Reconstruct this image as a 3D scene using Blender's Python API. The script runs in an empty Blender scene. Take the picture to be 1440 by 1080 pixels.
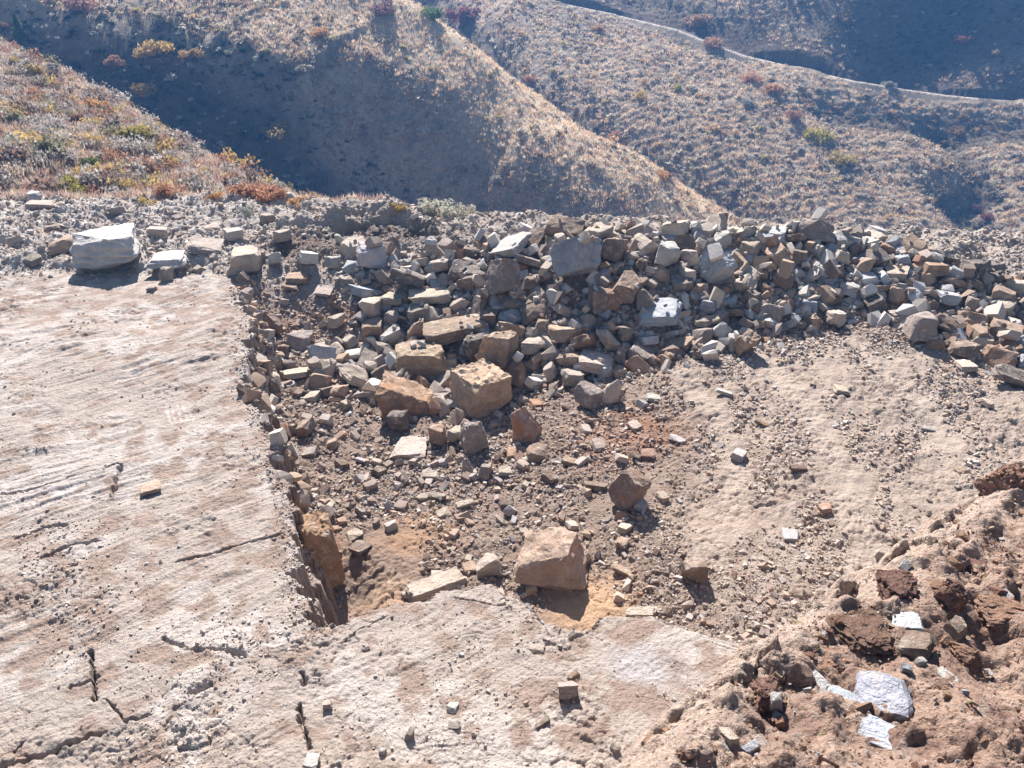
import bpy, bmesh, math, random
import numpy as np
from mathutils import Vector, Matrix, Euler, noise as mnoise

scn = bpy.context.scene
R = math.radians
# ------------------------------------------------------------------ camera, sky, sun, exposure
CAMH, PITCH, F = 8.0, R(28.0), 1088.0
cam = bpy.data.objects.new('camera', bpy.data.cameras.new('camera'))
scn.collection.objects.link(cam)
cam.location = (0, 0, CAMH)
cam.rotation_euler = (R(90) - PITCH, 0, 0)
cam.data.sensor_fit = 'HORIZONTAL'
cam.data.sensor_width = 36
cam.data.lens = F / 1440 * 36
cam.data.clip_end = 3000
scn.camera = cam
SUN_EL, SUN_AZ = R(41), R(-12)
world = bpy.data.worlds.new('World'); scn.world = world; world.use_nodes = True
wn = world.node_tree
sky = wn.nodes.new('ShaderNodeTexSky'); sky.sky_type = 'NISHITA'; sky.sun_disc = False
sky.sun_elevation = SUN_EL; sky.sun_rotation = SUN_AZ; sky.altitude = 900; sky.air_density = 1.2
wn.links.new(sky.outputs[0], wn.nodes['Background'].inputs[0])
wn.nodes['Background'].inputs[1].default_value = 0.055
sun = bpy.data.objects.new('sun', bpy.data.lights.new('sun', 'SUN'))
scn.collection.objects.link(sun)
sun.data.energy = 5.0; sun.data.angle = R(0.5); sun.data.color = (1.0, 0.93, 0.87)
sdir = Vector((math.sin(SUN_AZ) * math.cos(SUN_EL), math.cos(SUN_AZ) * math.cos(SUN_EL), math.sin(SUN_EL)))
sun.rotation_euler = sdir.to_track_quat('Z', 'Y').to_euler()
scn.view_settings.view_transform = 'Standard'; scn.view_settings.look = 'None'
scn.view_settings.gamma = 1; scn.view_settings.exposure = 1.30
scn.cycles.volume_step_rate = 4; scn.cycles.max_bounces = 4; scn.cycles.diffuse_bounces = 2; scn.cycles.volume_bounces = 0
scn.cycles.use_denoising = True

# ------------------------------------------------------------------ numeric helpers
def ray(px, py):
    u = (px - 720) / F; v = (540 - py) / F
    return (u, math.cos(PITCH) + v * math.sin(PITCH), -math.sin(PITCH) + v * math.cos(PITCH))
def at(px, py, z=0.0):
    d = ray(px, py); t = (z - CAMH) / d[2]
    return (d[0] * t, d[1] * t)
def proj(x, y, z):
    dz = z - CAMH
    dep = y * math.cos(PITCH) - dz * math.sin(PITCH)
    up = y * math.sin(PITCH) + dz * math.cos(PITCH)
    return 720 + F * x / dep, 540 - F * up / dep, dep

def _hash(ix, iy, seed):
    h = (ix.astype(np.int64) * 374761393 + iy.astype(np.int64) * 668265263 + seed * 982451653) & 0xFFFFFFFF
    h = ((h ^ (h >> 13)) * 1274126177) & 0xFFFFFFFF
    h = h ^ (h >> 16)
    return h
def pnoise(x, y, seed=0):
    x = np.asarray(x, float); y = np.asarray(y, float)
    ix = np.floor(x); iy = np.floor(y); fx = x - ix; fy = y - iy
    u = fx * fx * fx * (fx * (fx * 6 - 15) + 10); v = fy * fy * fy * (fy * (fy * 6 - 15) + 10)
    def g(a, b):
        h = _hash(ix + a, iy + b, seed); ang = h * (2 * math.pi / 4294967296.0)
        return np.cos(ang) * (fx - a) + np.sin(ang) * (fy - b)
    a = g(0, 0); b = g(1, 0); c = g(0, 1); d = g(1, 1)
    return 1.5 * ((a + u * (b - a)) + v * ((c + u * (d - c)) - (a + u * (b - a))))
def fbm(x, y, s, octv=4, seed=0, gain=0.5):
    x = np.asarray(x, float) / s; y = np.asarray(y, float) / s
    r = 0; a = 1.0
    for k in range(octv):
        r = r + a * pnoise(x, y, seed + k * 17); x = x * 2.03 + 11.3; y = y * 2.03 + 5.7; a *= gain
    return r
def voro(x, y, s, seed=0):
    "distance to nearest feature point (0..1), a random value of that cell"
    x = np.asarray(x, float) / s; y = np.asarray(y, float) / s
    ix = np.floor(x); iy = np.floor(y)
    best = np.full(x.shape, 9.0); val = np.zeros(x.shape)
    for a in (-1, 0, 1):
        for b in (-1, 0, 1):
            h = _hash(ix + a, iy + b, seed); h2 = _hash(ix + a, iy + b, seed + 91)
            cx = ix + a + (h & 65535) / 65536.0; cy = iy + b + (h2 & 65535) / 65536.0
            d = (x - cx) ** 2 + (y - cy) ** 2
            m = d < best; best = np.where(m, d, best); val = np.where(m, (h >> 16) / 65536.0, val)
    return np.sqrt(best), val
def ss(t): t = np.clip(t, 0, 1); return t * t * (3 - 2 * t)
def seg_dist(x, y, pts):
    "distance to a polyline, parameter 0..1 by index, side sign, interpolated third value"
    best = np.full(np.shape(x), 1e9); par = np.zeros(np.shape(x)); sg = np.zeros(np.shape(x))
    n = len(pts) - 1
    for k in range(n):
        ax, ay = pts[k][:2]; bx, by = pts[k + 1][:2]
        dx, dy = bx - ax, by - ay; L2 = dx * dx + dy * dy
        t = ((x - ax) * dx + (y - ay) * dy) / L2; t = np.clip(t, 0, 1)
        qx = x - (ax + t * dx); qy = y - (ay + t * dy); d = np.hypot(qx, qy)
        m = d < best
        best = np.where(m, d, best); par = np.where(m, k + t, par); sg = np.where(m, np.sign(dx * qy - dy * qx), sg)
    return best, par, sg
def vals(par, arr): return np.interp(par, np.arange(len(arr)), arr)

# ------------------------------------------------------------------ the lie of the land
EDGE = [at(443, 885), at(425, 850), at(412, 790), at(415, 745), at(402, 700), at(388, 655), at(386, 620), at(368, 590),
        at(345, 545), at(350, 500), at(356, 450), at(340, 425), at(335, 385)]
EDGE = [(x, y) for x, y in EDGE]
ex_y = np.array([p[1] for p in EDGE]); ex_x = np.array([p[0] for p in EDGE])
NEAR = [(-9, 7.2), (-2.95, 7.75)] + [at(*p) for p in ((500, 872), (560, 845), (640, 830), (690, 822), (730, 850), (800, 890), (870, 868), (920, 872))] + [(3.2, 7.2), (6, 5.5), (30, 2)]
nx_x = np.array([p[0] for p in NEAR]); nx_y = np.array([p[1] for p in NEAR])
CREST = [(555, 372, .1), (700, 352, .75), (800, 332, 1.25), (950, 327, 1.35), (1100, 333, 1.2), (1230, 343, 1.0), (1330, 372, .7), (1440, 405, .3), (1600, 440, .1)]
CR = [at(px, py, z) + (z,) for px, py, z in CREST]
CRZ = [c[2] for c in CR]
RIM = [(-60, 29), (-30, 29.5), (-14, 30.3), (-8, 30.5), (-4, 29), (0, 27.6), (8, 26.2), (18, 25.4), (40, 26), (80, 30)]
BERM = [at(365, 330), at(430, 325), at(500, 322), at(560, 320), at(610, 335)]
BERMH = [.25, .7, .8, .9, .3]

def pit_mask(x, y):
    yy = y + .25 * x; q1 = fbm(yy, 0 * yy + 3, .75, 3, 5) * 5; q2 = fbm(yy, 0 * yy + 9, .45, 3, 15) * 4
    j = .075 * (np.floor(q1) + ss((q1 - np.floor(q1)) * 6 - 5)) + fbm(x, y, .25, 3, 6) * .035
    xe = np.interp(y, ex_y, ex_x); xe = np.where(y > 23, xe + (y - 23) * 3, xe)
    j2 = .09 * (np.floor(q2) + ss((q2 - np.floor(q2)) * 6 - 5)) + fbm(x, y, .3, 3, 16) * .04
    mx = .42 * ss((x - xe + j) / .10) + .2 * ss((x - xe - .16 + j2) / .08) + .38 * ss((x - xe - .30 + j2 * .8 - j * .5) / .12)
    yn = np.interp(x, nx_x, nx_y); w = np.interp(x, [1.5, 3.5, 8], [.16, 1.6, 3.0])
    my = ss((y - yn + j * .6) / w)
    mb = 1 - ss((y - 19.3) / 3.6)
    return mx * my * mb
def pile_h(x, y):
    d, par, sg = seg_dist(x, y, CR)
    hz = vals(par, CRZ)
    wob = fbm(x, y, 1.6, 3, 77) * .45
    d2 = np.maximum(np.sqrt((d + wob * .6) ** 2 + .12) - .35, 0)
    return hz - d2 * np.where(sg < 0, .56, .70) + wob * .2
def near_h(x, y, fine=True):
    "quarry floor, bench, pit and spoil"
    dep = np.interp(x, [-9, -6, -3, 0, 2, 4, 7, 14, 30], [1.0, 1.2, 1.45, 1.3, .95, .65, .45, .3, .1])
    m = pit_mask(x, y)
    xe_ = np.interp(y, ex_y, ex_x); dep = dep + .40 * np.exp(-((x - xe_ - .75) / .55) ** 2) * ss((11.8 - y) / 2)
    z = fbm(x, y, 7, 2, 1) * .10 - dep * m
    # spoil thrown on the rim and along the toe of the heap
    back = ss((y - np.interp(x, [-14, -8, -4], [22.2, 22.6, 23.5])) / .7) * (x < 40)
    z = z + back * (.22 + .16 * fbm(x, y, 1.3, 3, 21)) * (1 - m)
    d, par, sg = seg_dist(x, y, BERM)
    z = np.maximum(z, vals(par, BERMH) - .55 * d + .25 * fbm(x, y, .8, 3, 31))
    z = np.maximum(z, pile_h(x, y))
    # knoll of broken rock at the right end
    z = z + .35 * np.exp(-((x - 11.5) ** 2 + (y - 18.6) ** 2) / 3.0)
    return z
B_A, B_B, B_C = -3.19, -.1023, .0138
CRESTA = [(-150, 175, 34), (-70, 150, 17), (-30, 136, 8.5)] + [(lambda d, Y: (d[0] / d[1] * Y, Y, CAMH + d[2] / d[1] * Y))(ray(*p), Y) for p, Y in
          (((563, 4), 130), ((623, 47), 126), ((693, 97), 121), ((770, 157), 115), ((840, 197), 111), ((913, 240), 106), ((970, 277), 102), ((1063, 326), 96))] + [(46, 86, -32), (90, 60, -50)]
AZ = [p[2] for p in CRESTA]
ROADY = ([-200, 10, 28, 45, 60, 75, 90, 130, 260], [230, 188, 173, 162, 154, 148, 145, 140, 136])
def base_c(x, y):
    yr = np.interp(x, *ROADY)
    s2 = np.interp(x, [-20, 30, 60, 90], [.33, .38, .72, .95])
    s1 = .33
    up = np.maximum(y - yr, 0)
    z = -24 + s1 * (np.minimum(y, yr) - 105) + s2 * np.minimum(up, 60) + .1 * np.maximum(up - 60, 0)
    z = z + fbm(x, y, 60, 3, 41) * 1.5 + fbm(x - .5 * y, y * .35, 16, 3, 43) * .4
    z = z + .17 * np.sin((z + fbm(x, y, 8, 3, 47) * .7) * 9) * ss((x + 10) / 30)
    return z
GUL = []
def ondepth(pts):
    out = []
    for px, py in pts:
        d = ray(px, py); ys = np.linspace(85, 260, 700)
        zz = base_c(ys * d[0] / d[1], ys); rz = CAMH + ys * d[2] / d[1]
        k = int(np.argmax(rz < zz)); Y = ys[k] if rz[k] < zz[k] else 200
        out.append((Y * d[0] / d[1], Y))
    return out
ROADPX = [(700, -30), (790, 2), (870, 17), (960, 40), (1010, 60), (1050, 74), (1100, 86), (1150, 97), (1210, 110), (1270, 121), (1330, 129), (1380, 134), (1440, 138), (1560, 146)]
ROADW = ondepth([(a, b - 5) for a, b in ROADPX])
GUL = [(ondepth([(1318, 165), (1345, 190), (1372, 225), (1392, 262)]), 2.4, 3.2), (ondepth([(1350, 275), (1390, 320), (1435, 365), (1500, 420)]), 3.6, 4.5),
       (ondepth([(1440, 170), (1360, 165), (1280, 160), (1200, 150), (1180, 145)]), 2.8, 6.0),
       (ondepth([(600, -20), (640, 30), (720, 110), (860, 200), (1000, 285), (1080, 340)]), 4.5, 7.0),
       (ondepth([(1330, -20), (1300, 40), (1250, 80)]), 4.0, 9.0), (ondepth([(900, -10), (960, 20), (1040, 50)]), 2.5, 7.0)]
def hill_c(x, y):
    z = base_c(x, y)
    for pts, dep, w in GUL:
        d, par, sg = seg_dist(x, y, pts)
        z = z - dep * np.exp(-(d / w) ** 2)
    d, par, sg = seg_dist(x, y, ROADW)
    zr = vals(par, ROADZ) if ROADZ is not None else z
    sd = d * sg           # + uphill
    bed = zr + np.where(sd < -1.0, .4, 0)
    k = 1 - ss((np.abs(sd) - 2.6) / .9)
    kdn = 1 - ss((np.abs(sd) - 3.0) / 6)
    z = np.where(sd > 1.3, np.minimum(z, zr + (sd - 1.3) * 2.6), z)
    z = np.where(d < 1.8, bed, z)
    z = np.where((sd <= -1.8) & (d < 9), np.maximum(z, zr + .3 - (-sd - 1.8) * .7), z)
    return z
ROADZ = None
def spur_a(x, y):
    d, par, sg = seg_dist(x, y, CRESTA)
    hz = vals(par, AZ)
    front = sg < 0
    d0 = np.interp(par, [0, 2, 4, 7, 11], [28, 22, 7.5, 3.0, 1.5]) + fbm(x, y, 22, 2, 51) * 4
    # slope starts gentle at the shoulder and steepens past d0
    w = 9.0; g = .34; st = .97
    t = np.clip((d - d0) / w, 0, None)
    ramp = np.where(t < 1, w * (t ** 3 - t ** 4 / 2), w * (.5 + (t - 1)))
    fz = g * (np.sqrt(d * d + 4) - 2) + (st - g) * ramp
    bz = .55 * (np.sqrt(d * d + 6) - 2.45)
    z = hz - np.where(front, fz, bz)
    along = par * 9
    return z + fbm(x, y, 26, 3, 53) * 1.3 + fbm(x * .9 + y * .5, y * .3 - x * .2, 7, 3, 55) * .45
def spur_b(x, y):
    z = B_A + B_B * x + B_C * y
    d = (x + 9.7) * .737 + (y - 36) * .676 + fbm(x, y, 9, 2, 61) * 1.5
    w = 5.0; dd = d + 2.5
    t = np.clip(dd / w, 0, None)
    drop = .85 * np.where(t < 1, w * (t ** 3 - t ** 4 / 2), w * (.5 + (t - 1)))
    z = z - drop + fbm(x, y, 10, 3, 63) * .55 + fbm(x, y, 2.5, 3, 65) * .18
    # a dip right behind the rim so the slope beyond rises again
    return z - .5 * np.exp(-((y - 33.5) / 2.5) ** 2)
def near_drop(x, y):
    z = near_h(x, y)
    yr = np.interp(x, [p[0] for p in RIM], [p[1] for p in RIM])
    o = np.maximum(y - yr + fbm(x, y, 2, 2, 71) * .5, 0)
    return z - .72 * (np.sqrt(o * o + .25) - .5)
def far_h(x, y):
    z = np.maximum(spur_a(x, y), hill_c(x, y))
    z = np.maximum(z, -34 + fbm(x, y, 30, 2, 3))
    z = np.maximum(z, spur_b(x, y) - np.where(y < 28, (28 - y) * .5, 0))
    return z
def land(x, y):
    x = np.asarray(x, float); y = np.asarray(y, float)
    zn = near_drop(x, np.minimum(y, 60)) - np.maximum(y - 60, 0)
    zf = far_h(x, np.maximum(y, 20))
    zf = np.where(y < 29, -30.0, zf)
    return np.maximum(zn, zf)
_rx = np.array([p[0] for p in ROADW]); _ry = np.array([p[1] for p in ROADW])
ROADZ = base_c(_rx, _ry) - 1.5
ROADZ = list(np.polyval(np.polyfit(np.arange(len(ROADZ)), ROADZ, 8), np.arange(len(ROADZ))))

# foreground mound of red earth under the photographer
MPX = [((1480, 618), 4.35), ((1440, 650), 4.35), ((1385, 690), 4.3), ((1300, 752), 4.3), ((1230, 800), 4.3), ((1180, 835), 4.35), ((1100, 880), 4.4), ((1020, 940), 4.5), ((950, 1000), 4.6), ((885, 1062), 4.7), ((840, 1110), 4.75)]
MEDGE = [at(p[0], p[1], z) + (z,) for p, z in MPX]
MEDGE = [(9.5, 9.5, 4.3), (6.8, 7.4, 4.3)] + MEDGE + [(-.6, 1.2, 5.0), (-2.5, -2, 5.2)]
MZ = [p[2] for p in MEDGE]
def mound_h(x, y):
    d, par, sg = seg_dist(x, y, MEDGE)
    z0 = vals(par, MZ)
    d = d + fbm(x, y, .5, 3, 81) * .10
    inside = sg < 0
    # convex rim rolling over to a steep outer face
    zi = z0 + .22 * d + .10 * np.exp(-((d - .22) / .16) ** 2) - .05 * np.exp(-d * 3) * 1.5 
    zo = z0 - .075 - 4.0 * (np.sqrt(d * d + .006) - .077)
    z = np.where(MSIDE * sg > 0, zi, zo)
    z = z + .16 * fbm(x, y, 1.1, 3, 83) * np.where(MSIDE * sg > 0, ss(d / .5), 1)
    return z
MSIDE = 1
_t = seg_dist(np.array([3.0]), np.array([0.5]), MEDGE)[2][0]
MSIDE = 1 if _t > 0 else -1

def hit(px, py, hf=None, lo=1.0, hi=250.0):
    "where the line of sight through a pixel meets the land"
    hf = hf or land
    d = ray(px, py); t = np.concatenate([np.arange(lo, 45, .04), np.arange(45, hi, .4)])
    x = d[0] * t; y = d[1] * t; z = CAMH + d[2] * t
    below = z < hf(x, y)
    k = int(np.argmax(below))
    if not below[k]: return None
    return float(x[k]), float(y[k]), float(z[k]), float(t[k])
# ------------------------------------------------------------------ meshes and materials
def link(o): scn.collection.objects.link(o); return o
def fast_mesh(name, co, faces, mat=None, smooth=True, attrs=None):
    "co (n,3); faces (m,k) int array with constant k"
    me = bpy.data.meshes.new(name)
    co = np.ascontiguousarray(co, np.float32); faces = np.ascontiguousarray(faces, np.int32)
    n, m, k = len(co), len(faces), faces.shape[1]
    me.vertices.add(n); me.vertices.foreach_set('co', co.ravel())
    me.loops.add(m * k); me.loops.foreach_set('vertex_index', faces.ravel())
    me.polygons.add(m)
    me.polygons.foreach_set('loop_start', np.arange(0, m * k, k, dtype=np.int32))
    me.polygons.foreach_set('loop_total', np.full(m, k, np.int32))
    me.polygons.foreach_set('use_smooth', np.full(m, smooth, bool))
    me.update(calc_edges=True)
    for an, col in (attrs or {}).items():
        a = me.attributes.new(an, 'FLOAT_COLOR', 'POINT')
        c = np.ones((n, 4), np.float32); c[:, :3] = col; a.data.foreach_set('color', c.ravel())
    if mat: me.materials.append(mat)
    return me
def grid_faces(nr, nc):
    i = np.arange(nr - 1)[:, None] * nc + np.arange(nc - 1)[None, :]
    return np.stack([i, i + 1, i + nc + 1, i + nc], -1).reshape(-1, 4)

class NT:
    def __init__(s, name):
        s.m = bpy.data.materials.new(name); s.m.use_nodes = True; s.t = s.m.node_tree
        s.b = s.t.nodes['Principled BSDF']; s.b.inputs['Specular IOR Level'].default_value = .25
        s.b.inputs['Roughness'].default_value = .92
    def n(s, typ, **kw):
        nd = s.t.nodes.new(typ)
        for k, v in kw.items(): setattr(nd, k, v)
        return nd
    def l(s, a, b): s.t.links.new(a, b)
    def noise(s, scale, detail=4, rough=.6, vec=None, dist=0):
        nd = s.n('ShaderNodeTexNoise'); nd.inputs['Scale'].default_value = scale
        nd.inputs['Detail'].default_value = detail; nd.inputs['Roughness'].default_value = rough
        nd.inputs['Distortion'].default_value = dist
        if vec is not None: s.l(vec, nd.inputs['Vector'])
        return nd.outputs['Fac']
    def ramp(s, fac, stops):
        nd = s.n('ShaderNodeValToRGB'); cr = nd.color_ramp
        while len(cr.elements) < len(stops): cr.elements.new(.5)
        for e, (p, c) in zip(cr.elements, stops):
            e.position = p; e.color = (c, c, c, 1) if not hasattr(c, '__len__') else (*c, 1)
        s.l(fac, nd.inputs['Fac']); return nd.outputs['Color']
    def mix(s, fac, a, b, mode='MIX'):
        nd = s.n('ShaderNodeMix', data_type='RGBA', blend_type=mode)
        if hasattr(fac, 'links') or not isinstance(fac, (int, float)): s.l(fac, nd.inputs[0])
        else: nd.inputs[0].default_value = fac
        for k, v in ((6, a), (7, b)):
            if isinstance(v, tuple): nd.inputs[k].default_value = (*v, 1)
            else: s.l(v, nd.inputs[k])
        return nd.outputs[2]
    def math(s, op, a, b=0.0):
        nd = s.n('ShaderNodeMath', operation=op)
        for k, v in ((0, a), (1, b)):
            if isinstance(v, (int, float)): nd.inputs[k].default_value = v
            else: s.l(v, nd.inputs[k])
        return nd.outputs[0]
    def bump(s, h, strength=.5, dist=.02, prev=None):
        nd = s.n('ShaderNodeBump'); nd.inputs['Strength'].default_value = strength; nd.inputs['Distance'].default_value = dist
        s.l(h, nd.inputs['Height'])
        if prev is not None: s.l(prev, nd.inputs['Normal'])
        return nd.outputs['Normal']
    def col(s, c): s.l(c, s.b.inputs['Base Color'])
    def nrm(s, n): s.l(n, s.b.inputs['Normal'])
    def obj(s): return s.n('ShaderNodeTexCoord').outputs['Object']
    def pos(s): return s.n('ShaderNodeNewGeometry').outputs['Position']

def ground_material(name, fine=60, bumpd=.02):
    t = NT(name); a = t.n('ShaderNodeAttribute', attribute_name='tint'); p = t.pos()
    n1 = t.noise(fine, 5, .7, p); n2 = t.noise(fine * .18, 5, .65, p)
    c = t.mix(.55, a.outputs['Color'], t.ramp(n1, [(.3, .45), (.5, .5), (.72, .62)]), 'OVERLAY')
    c = t.mix(.6, c, t.ramp(n2, [(.3, .40), (.5, .5), (.7, .62)]), 'OVERLAY')
    t.col(c)
    v = t.n('ShaderNodeTexVoronoi'); v.inputs['Scale'].default_value = fine * .45; t.l(p, v.inputs['Vector'])
    nb = t.bump(n1, 1.0, bumpd * .8); nb = t.bump(v.outputs['Distance'], -.5 if False else .5, bumpd * .5, nb); nb = t.bump(n2, .8, bumpd * 1.6, nb)
    t.nrm(nb); return t.m
M_GROUND = ground_material('quarry_dust', 48, .034)
M_EARTH = ground_material('red_earth', 120, .05)
def hill_material():
    t = NT('dry_hillside'); a = t.n('ShaderNodeAttribute', attribute_name='tint'); p = t.pos()
    n1 = t.noise(1.1, 6, .75, p); n2 = t.noise(5, 4, .7, p)
    c = t.mix(.8, a.outputs['Color'], t.ramp(n1, [(.3, .28), (.5, .5), (.7, .72)]), 'OVERLAY')
    c = t.mix(.6, c, t.ramp(n2, [(.3, .3), (.5, .5), (.7, .7)]), 'OVERLAY')
    t.col(c); t.nrm(t.bump(n2, 1.0, .25, t.bump(n1, 1.0, .6))); return t.m
M_HILL = hill_material()

# ------------------------------------------------------------------ ground sheet
CRACKS = [  # pixel polylines, width m, depth m
    ([(0, 694), (60, 680), (110, 664), (165, 651)], .045, .10), ([(170, 652), (162, 676), (155, 697)], .05, .10),
    ([(248, 790), (290, 780), (340, 766), (400, 752)], .04, .10), ([(128, 915), (131, 945), (134, 985)], .05, .16),
    ([(103, 966), (140, 953)], .05, .12), ([(153, 985), (170, 1010), (180, 1020)], .025, .09), ([(180, 1016), (212, 1007)], .03, .08),
    ([(0, 1080), (50, 1062), (110, 1043), (150, 1030)], .05, .10), ([(424, 945), (428, 960)], .04, .10), ([(421, 990), (427, 1020), (435, 1052)], .05, .14),
    ([(20, 755), (60, 740), (92, 736)], .05, .08), ([(55, 785), (100, 765), (140, 758)], .06, .09), ([(268, 980), (298, 966)], .04, .08),
    ([(232, 900), (265, 915), (300, 918), (345, 925)], .06, .07), ([(640, 838), (700, 850), (720, 853)], .02, .07), ([(18, 1058), (30, 1046)], .02, .06),
    ([(545, 865), (510, 885), (480, 905)], .02, .05)]
def fine_h(x, y, z):
    "small relief laid over the land near the camera"
    m = pit_mask(x, y); ph = ss((pile_h(x, y) - near_h(x, y) + .25) / .3)
    back = ss((y - 22) / .8)
    bench = (1 - m) * (1 - back)
    ca, sa = math.cos(R(36)), math.sin(R(36))
    w0 = fbm(x, y, 4.5, 2, 102) * .45; u = x * ca + y * sa; w = -x * sa + y * ca + w0
    # ripper streaks, coarser to the left
    st = fbm(u * .10, w, .24, 3, 101); st2 = fbm(u * .06, w, .07, 2, 103)
    left = (.45 + .55 * ss((-2.0 - x) / 5)) * bench
    z = z + left * (st * .028 + st2 * .012) * (.5 + .9 * ss(fbm(x, y, 2.5, 2, 104) + .4)) + bench * (fbm(x, y, .35, 3, 105) * .008 + fbm(x, y, .06, 3, 135) * .006)
    q = fbm(x * .8, y, 1.3, 4, 106) * 5; fq = np.floor(q); z = z + bench * .012 * ss(fbm(x, y, 1.1, 2, 108) * 3) * (fq + ss((q - fq - .8) / .2))
    dg, vg = voro(x, y, .030, 131); z = z + np.where(vg > .62, (.5 - np.minimum(dg, .5)) * .03 * vg, 0) * (y < 17) * (.4 + .6 * ss(fbm(x, y, .8, 3, 133) * 2 + .4))
    # crumbly clods where the dust is loose
    loose = np.clip(fbm(x, y, 1.6, 3, 107) + .1 + .5 * m + .9 * back, 0, 1)
    dv, vv = voro(x, y, .16, 109); z = z + loose * (vv * .06 - dv * .045) * 1.0
    dv, vv = voro(x, y, .07, 111); z = z + loose * (vv * .03 - dv * .02)
    z = z + m * fbm(x, y, .9, 4, 113) * .06 + back * fbm(x, y, .7, 4, 115) * .16
    # tracks left by machines across the floor on the right
    right = ss((x - 2.5) / 2) * (1 - ph)
    uu = x * .55 + y * .835; ww = x * .835 - y * .55
    z = z + right * (.035 * np.sin(ww * 2.1 + fbm(x, y, 3, 2, 117) * 2.5) + .02 * fbm(ww * 1.0, uu * .15, .25, 3, 119))
    for pts, wd, dp in CRACKS_W:
        xs_, ys_ = [p[0] for p in pts], [p[1] for p in pts]
        i = np.where((x > min(xs_) - .3) & (x < max(xs_) + .3) & (y > min(ys_) - .3) & (y < max(ys_) + .3))[0]
        xi, yi = x[i], y[i]; xi = xi + fbm(xi, yi, .12, 3, 123) * .025; yi = yi + fbm(xi, yi, .12, 3, 125) * .025
        d, par, sg = seg_dist(xi, yi, pts)
        wl = wd * (.35 + 1.1 * np.abs(fbm(xi, yi, .15, 2, 121)))
        z[i] += -dp * (1 - ss((d - wl * .35) / (wl * .7))) + .010 * np.exp(-((d - wd * 1.5) / .04) ** 2)
    return z
CRACKS_W = [([at(*p) for p in pts], w, d) for pts, w, d in CRACKS]
TRACKS = [([at(*p, -.45) for p in ((1060, 490), (1110, 540), (1150, 600), (1190, 670), (1205, 730), (1212, 790))], .32), ([at(*p, -.5) for p in ((960, 520), (1010, 580), (1040, 650), (1030, 720), (990, 770))], .30), ([at(*p, -.35) for p in ((1200, 480), (1290, 560), (1340, 620))], .3)]
def ground_tint(x, y):
    m = pit_mask(x, y)
    base = np.stack([np.full(x.shape, v) for v in (.375, .32, .28)], -1)
    def blend(c, col, k): return c + (np.array(col) - c) * np.clip(k, 0, 1)[..., None]
    back = ss((y - 20) / 3)
    n = fbm(x, y, 2.2, 4, 201); n2 = fbm(x, y, .5, 4, 203); n3 = fbm(x, y, 6, 2, 205)
    c = base
    c = blend(c, (.425, .325, .245), ss((6.8 - y) / 2) * .5 + n * .2)                # warmer near the camera
    c = blend(c, (.46, .415, .38), ss((n + n2 * .5 - .10) / .35) * (1 - m) * .8)      # powdery patches
    c = blend(c, (.27, .195, .155), ss((-n2 - .5 * n3 - .05) / .4) * .75)
    c = blend(c, (.38, .33, .29), back * .8)
    c = blend(c, (.52, .48, .44), back * ss((-6 - x) / 4) * ss((n2 + .2) / .5) * .7)
    c = blend(c, (.215, .155, .12), m * .85 * ss((6.5 - x) / 5))
    c = blend(c, (.335, .265, .215), m * ss((x - 2) / 4) * .7)
    for tr, wd in TRACKS:
        dt, _, _ = seg_dist(x, y, tr); c = blend(c, (.40, .33, .275), np.exp(-(dt / wd) ** 4) * m * .7)
    def spot(px, py, rx, ry, z=0):
        cx, cy = at(px, py, z); return (m if z < -.5 else 1) * np.exp(-(((x - cx) / rx) ** 2 + ((y - cy) / ry) ** 2) ** 1.5)
    def sp(px, py, rx, ry, col, k, z=-1.2, nn=.5):
        nonlocal c
        c = blend(c, col, np.clip(spot(px, py, rx, ry, z) + n2 * nn * spot(px, py, rx * 1.4, ry * 1.4, z), 0, 1) * k)
    sp(540, 830, .7, .55, (.40, .275, .19), .9, nn=.1)
    sp(835, 850, .75, .75, (.46, .30, .185), .9, -1, .1)
    sp(590, 740, .9, .7, (.34, .21, .13), .8)
    sp(880, 610, 1.2, 1.1, (.25, .13, .08), .9, -.9)
    sp(420, 760, .5, 1.1, (.42, .20, .08), .8, -.8)
    sp(1000, 730, .9, .6, (.39, .31, .25), .8, -.7, .2)
    sp(910, 935, .45, .35, (.42, .41, .43), .6, 0, .5)
    sp(30, 690, 1.2, .5, (.52, .47, .44), .7, 0)
    sp(540, 310, 2.6, 1.0, (.13, .10, .085), 1, .8, .3); sp(430, 335, 1.6, 1.0, (.16, .115, .095), 1, .5, .3)
    sp(1210, 450, 1.2, 1.0, (.20, .14, .11), .7, -.2); sp(460, 415, 1.5, .8, (.36, .23, .16), .7, 0)
    for a, b in SCR:
        q = [at(*a), at(*b)]; i = np.where((np.abs(x - q[0][0]) < 2) & (np.abs(y - q[0][1]) < 2))[0]
        dd, _, _ = seg_dist(x[i], y[i], q); c[i] = c[i] + (np.array((.56, .52, .48)) - c[i]) * (np.exp(-(dd / .035) ** 2) * np.clip(.6 + fbm(x[i], y[i], .12, 2, 9), 0, .8))[:, None]
    return c
SCR = [((233 + k * 8, 572 - k), (240 + k * 7.5, 594 - k)) for k in range(5)] + [((5, 735), (60, 722)), ((50, 818), (86, 808))]
TAN = .98
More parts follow.
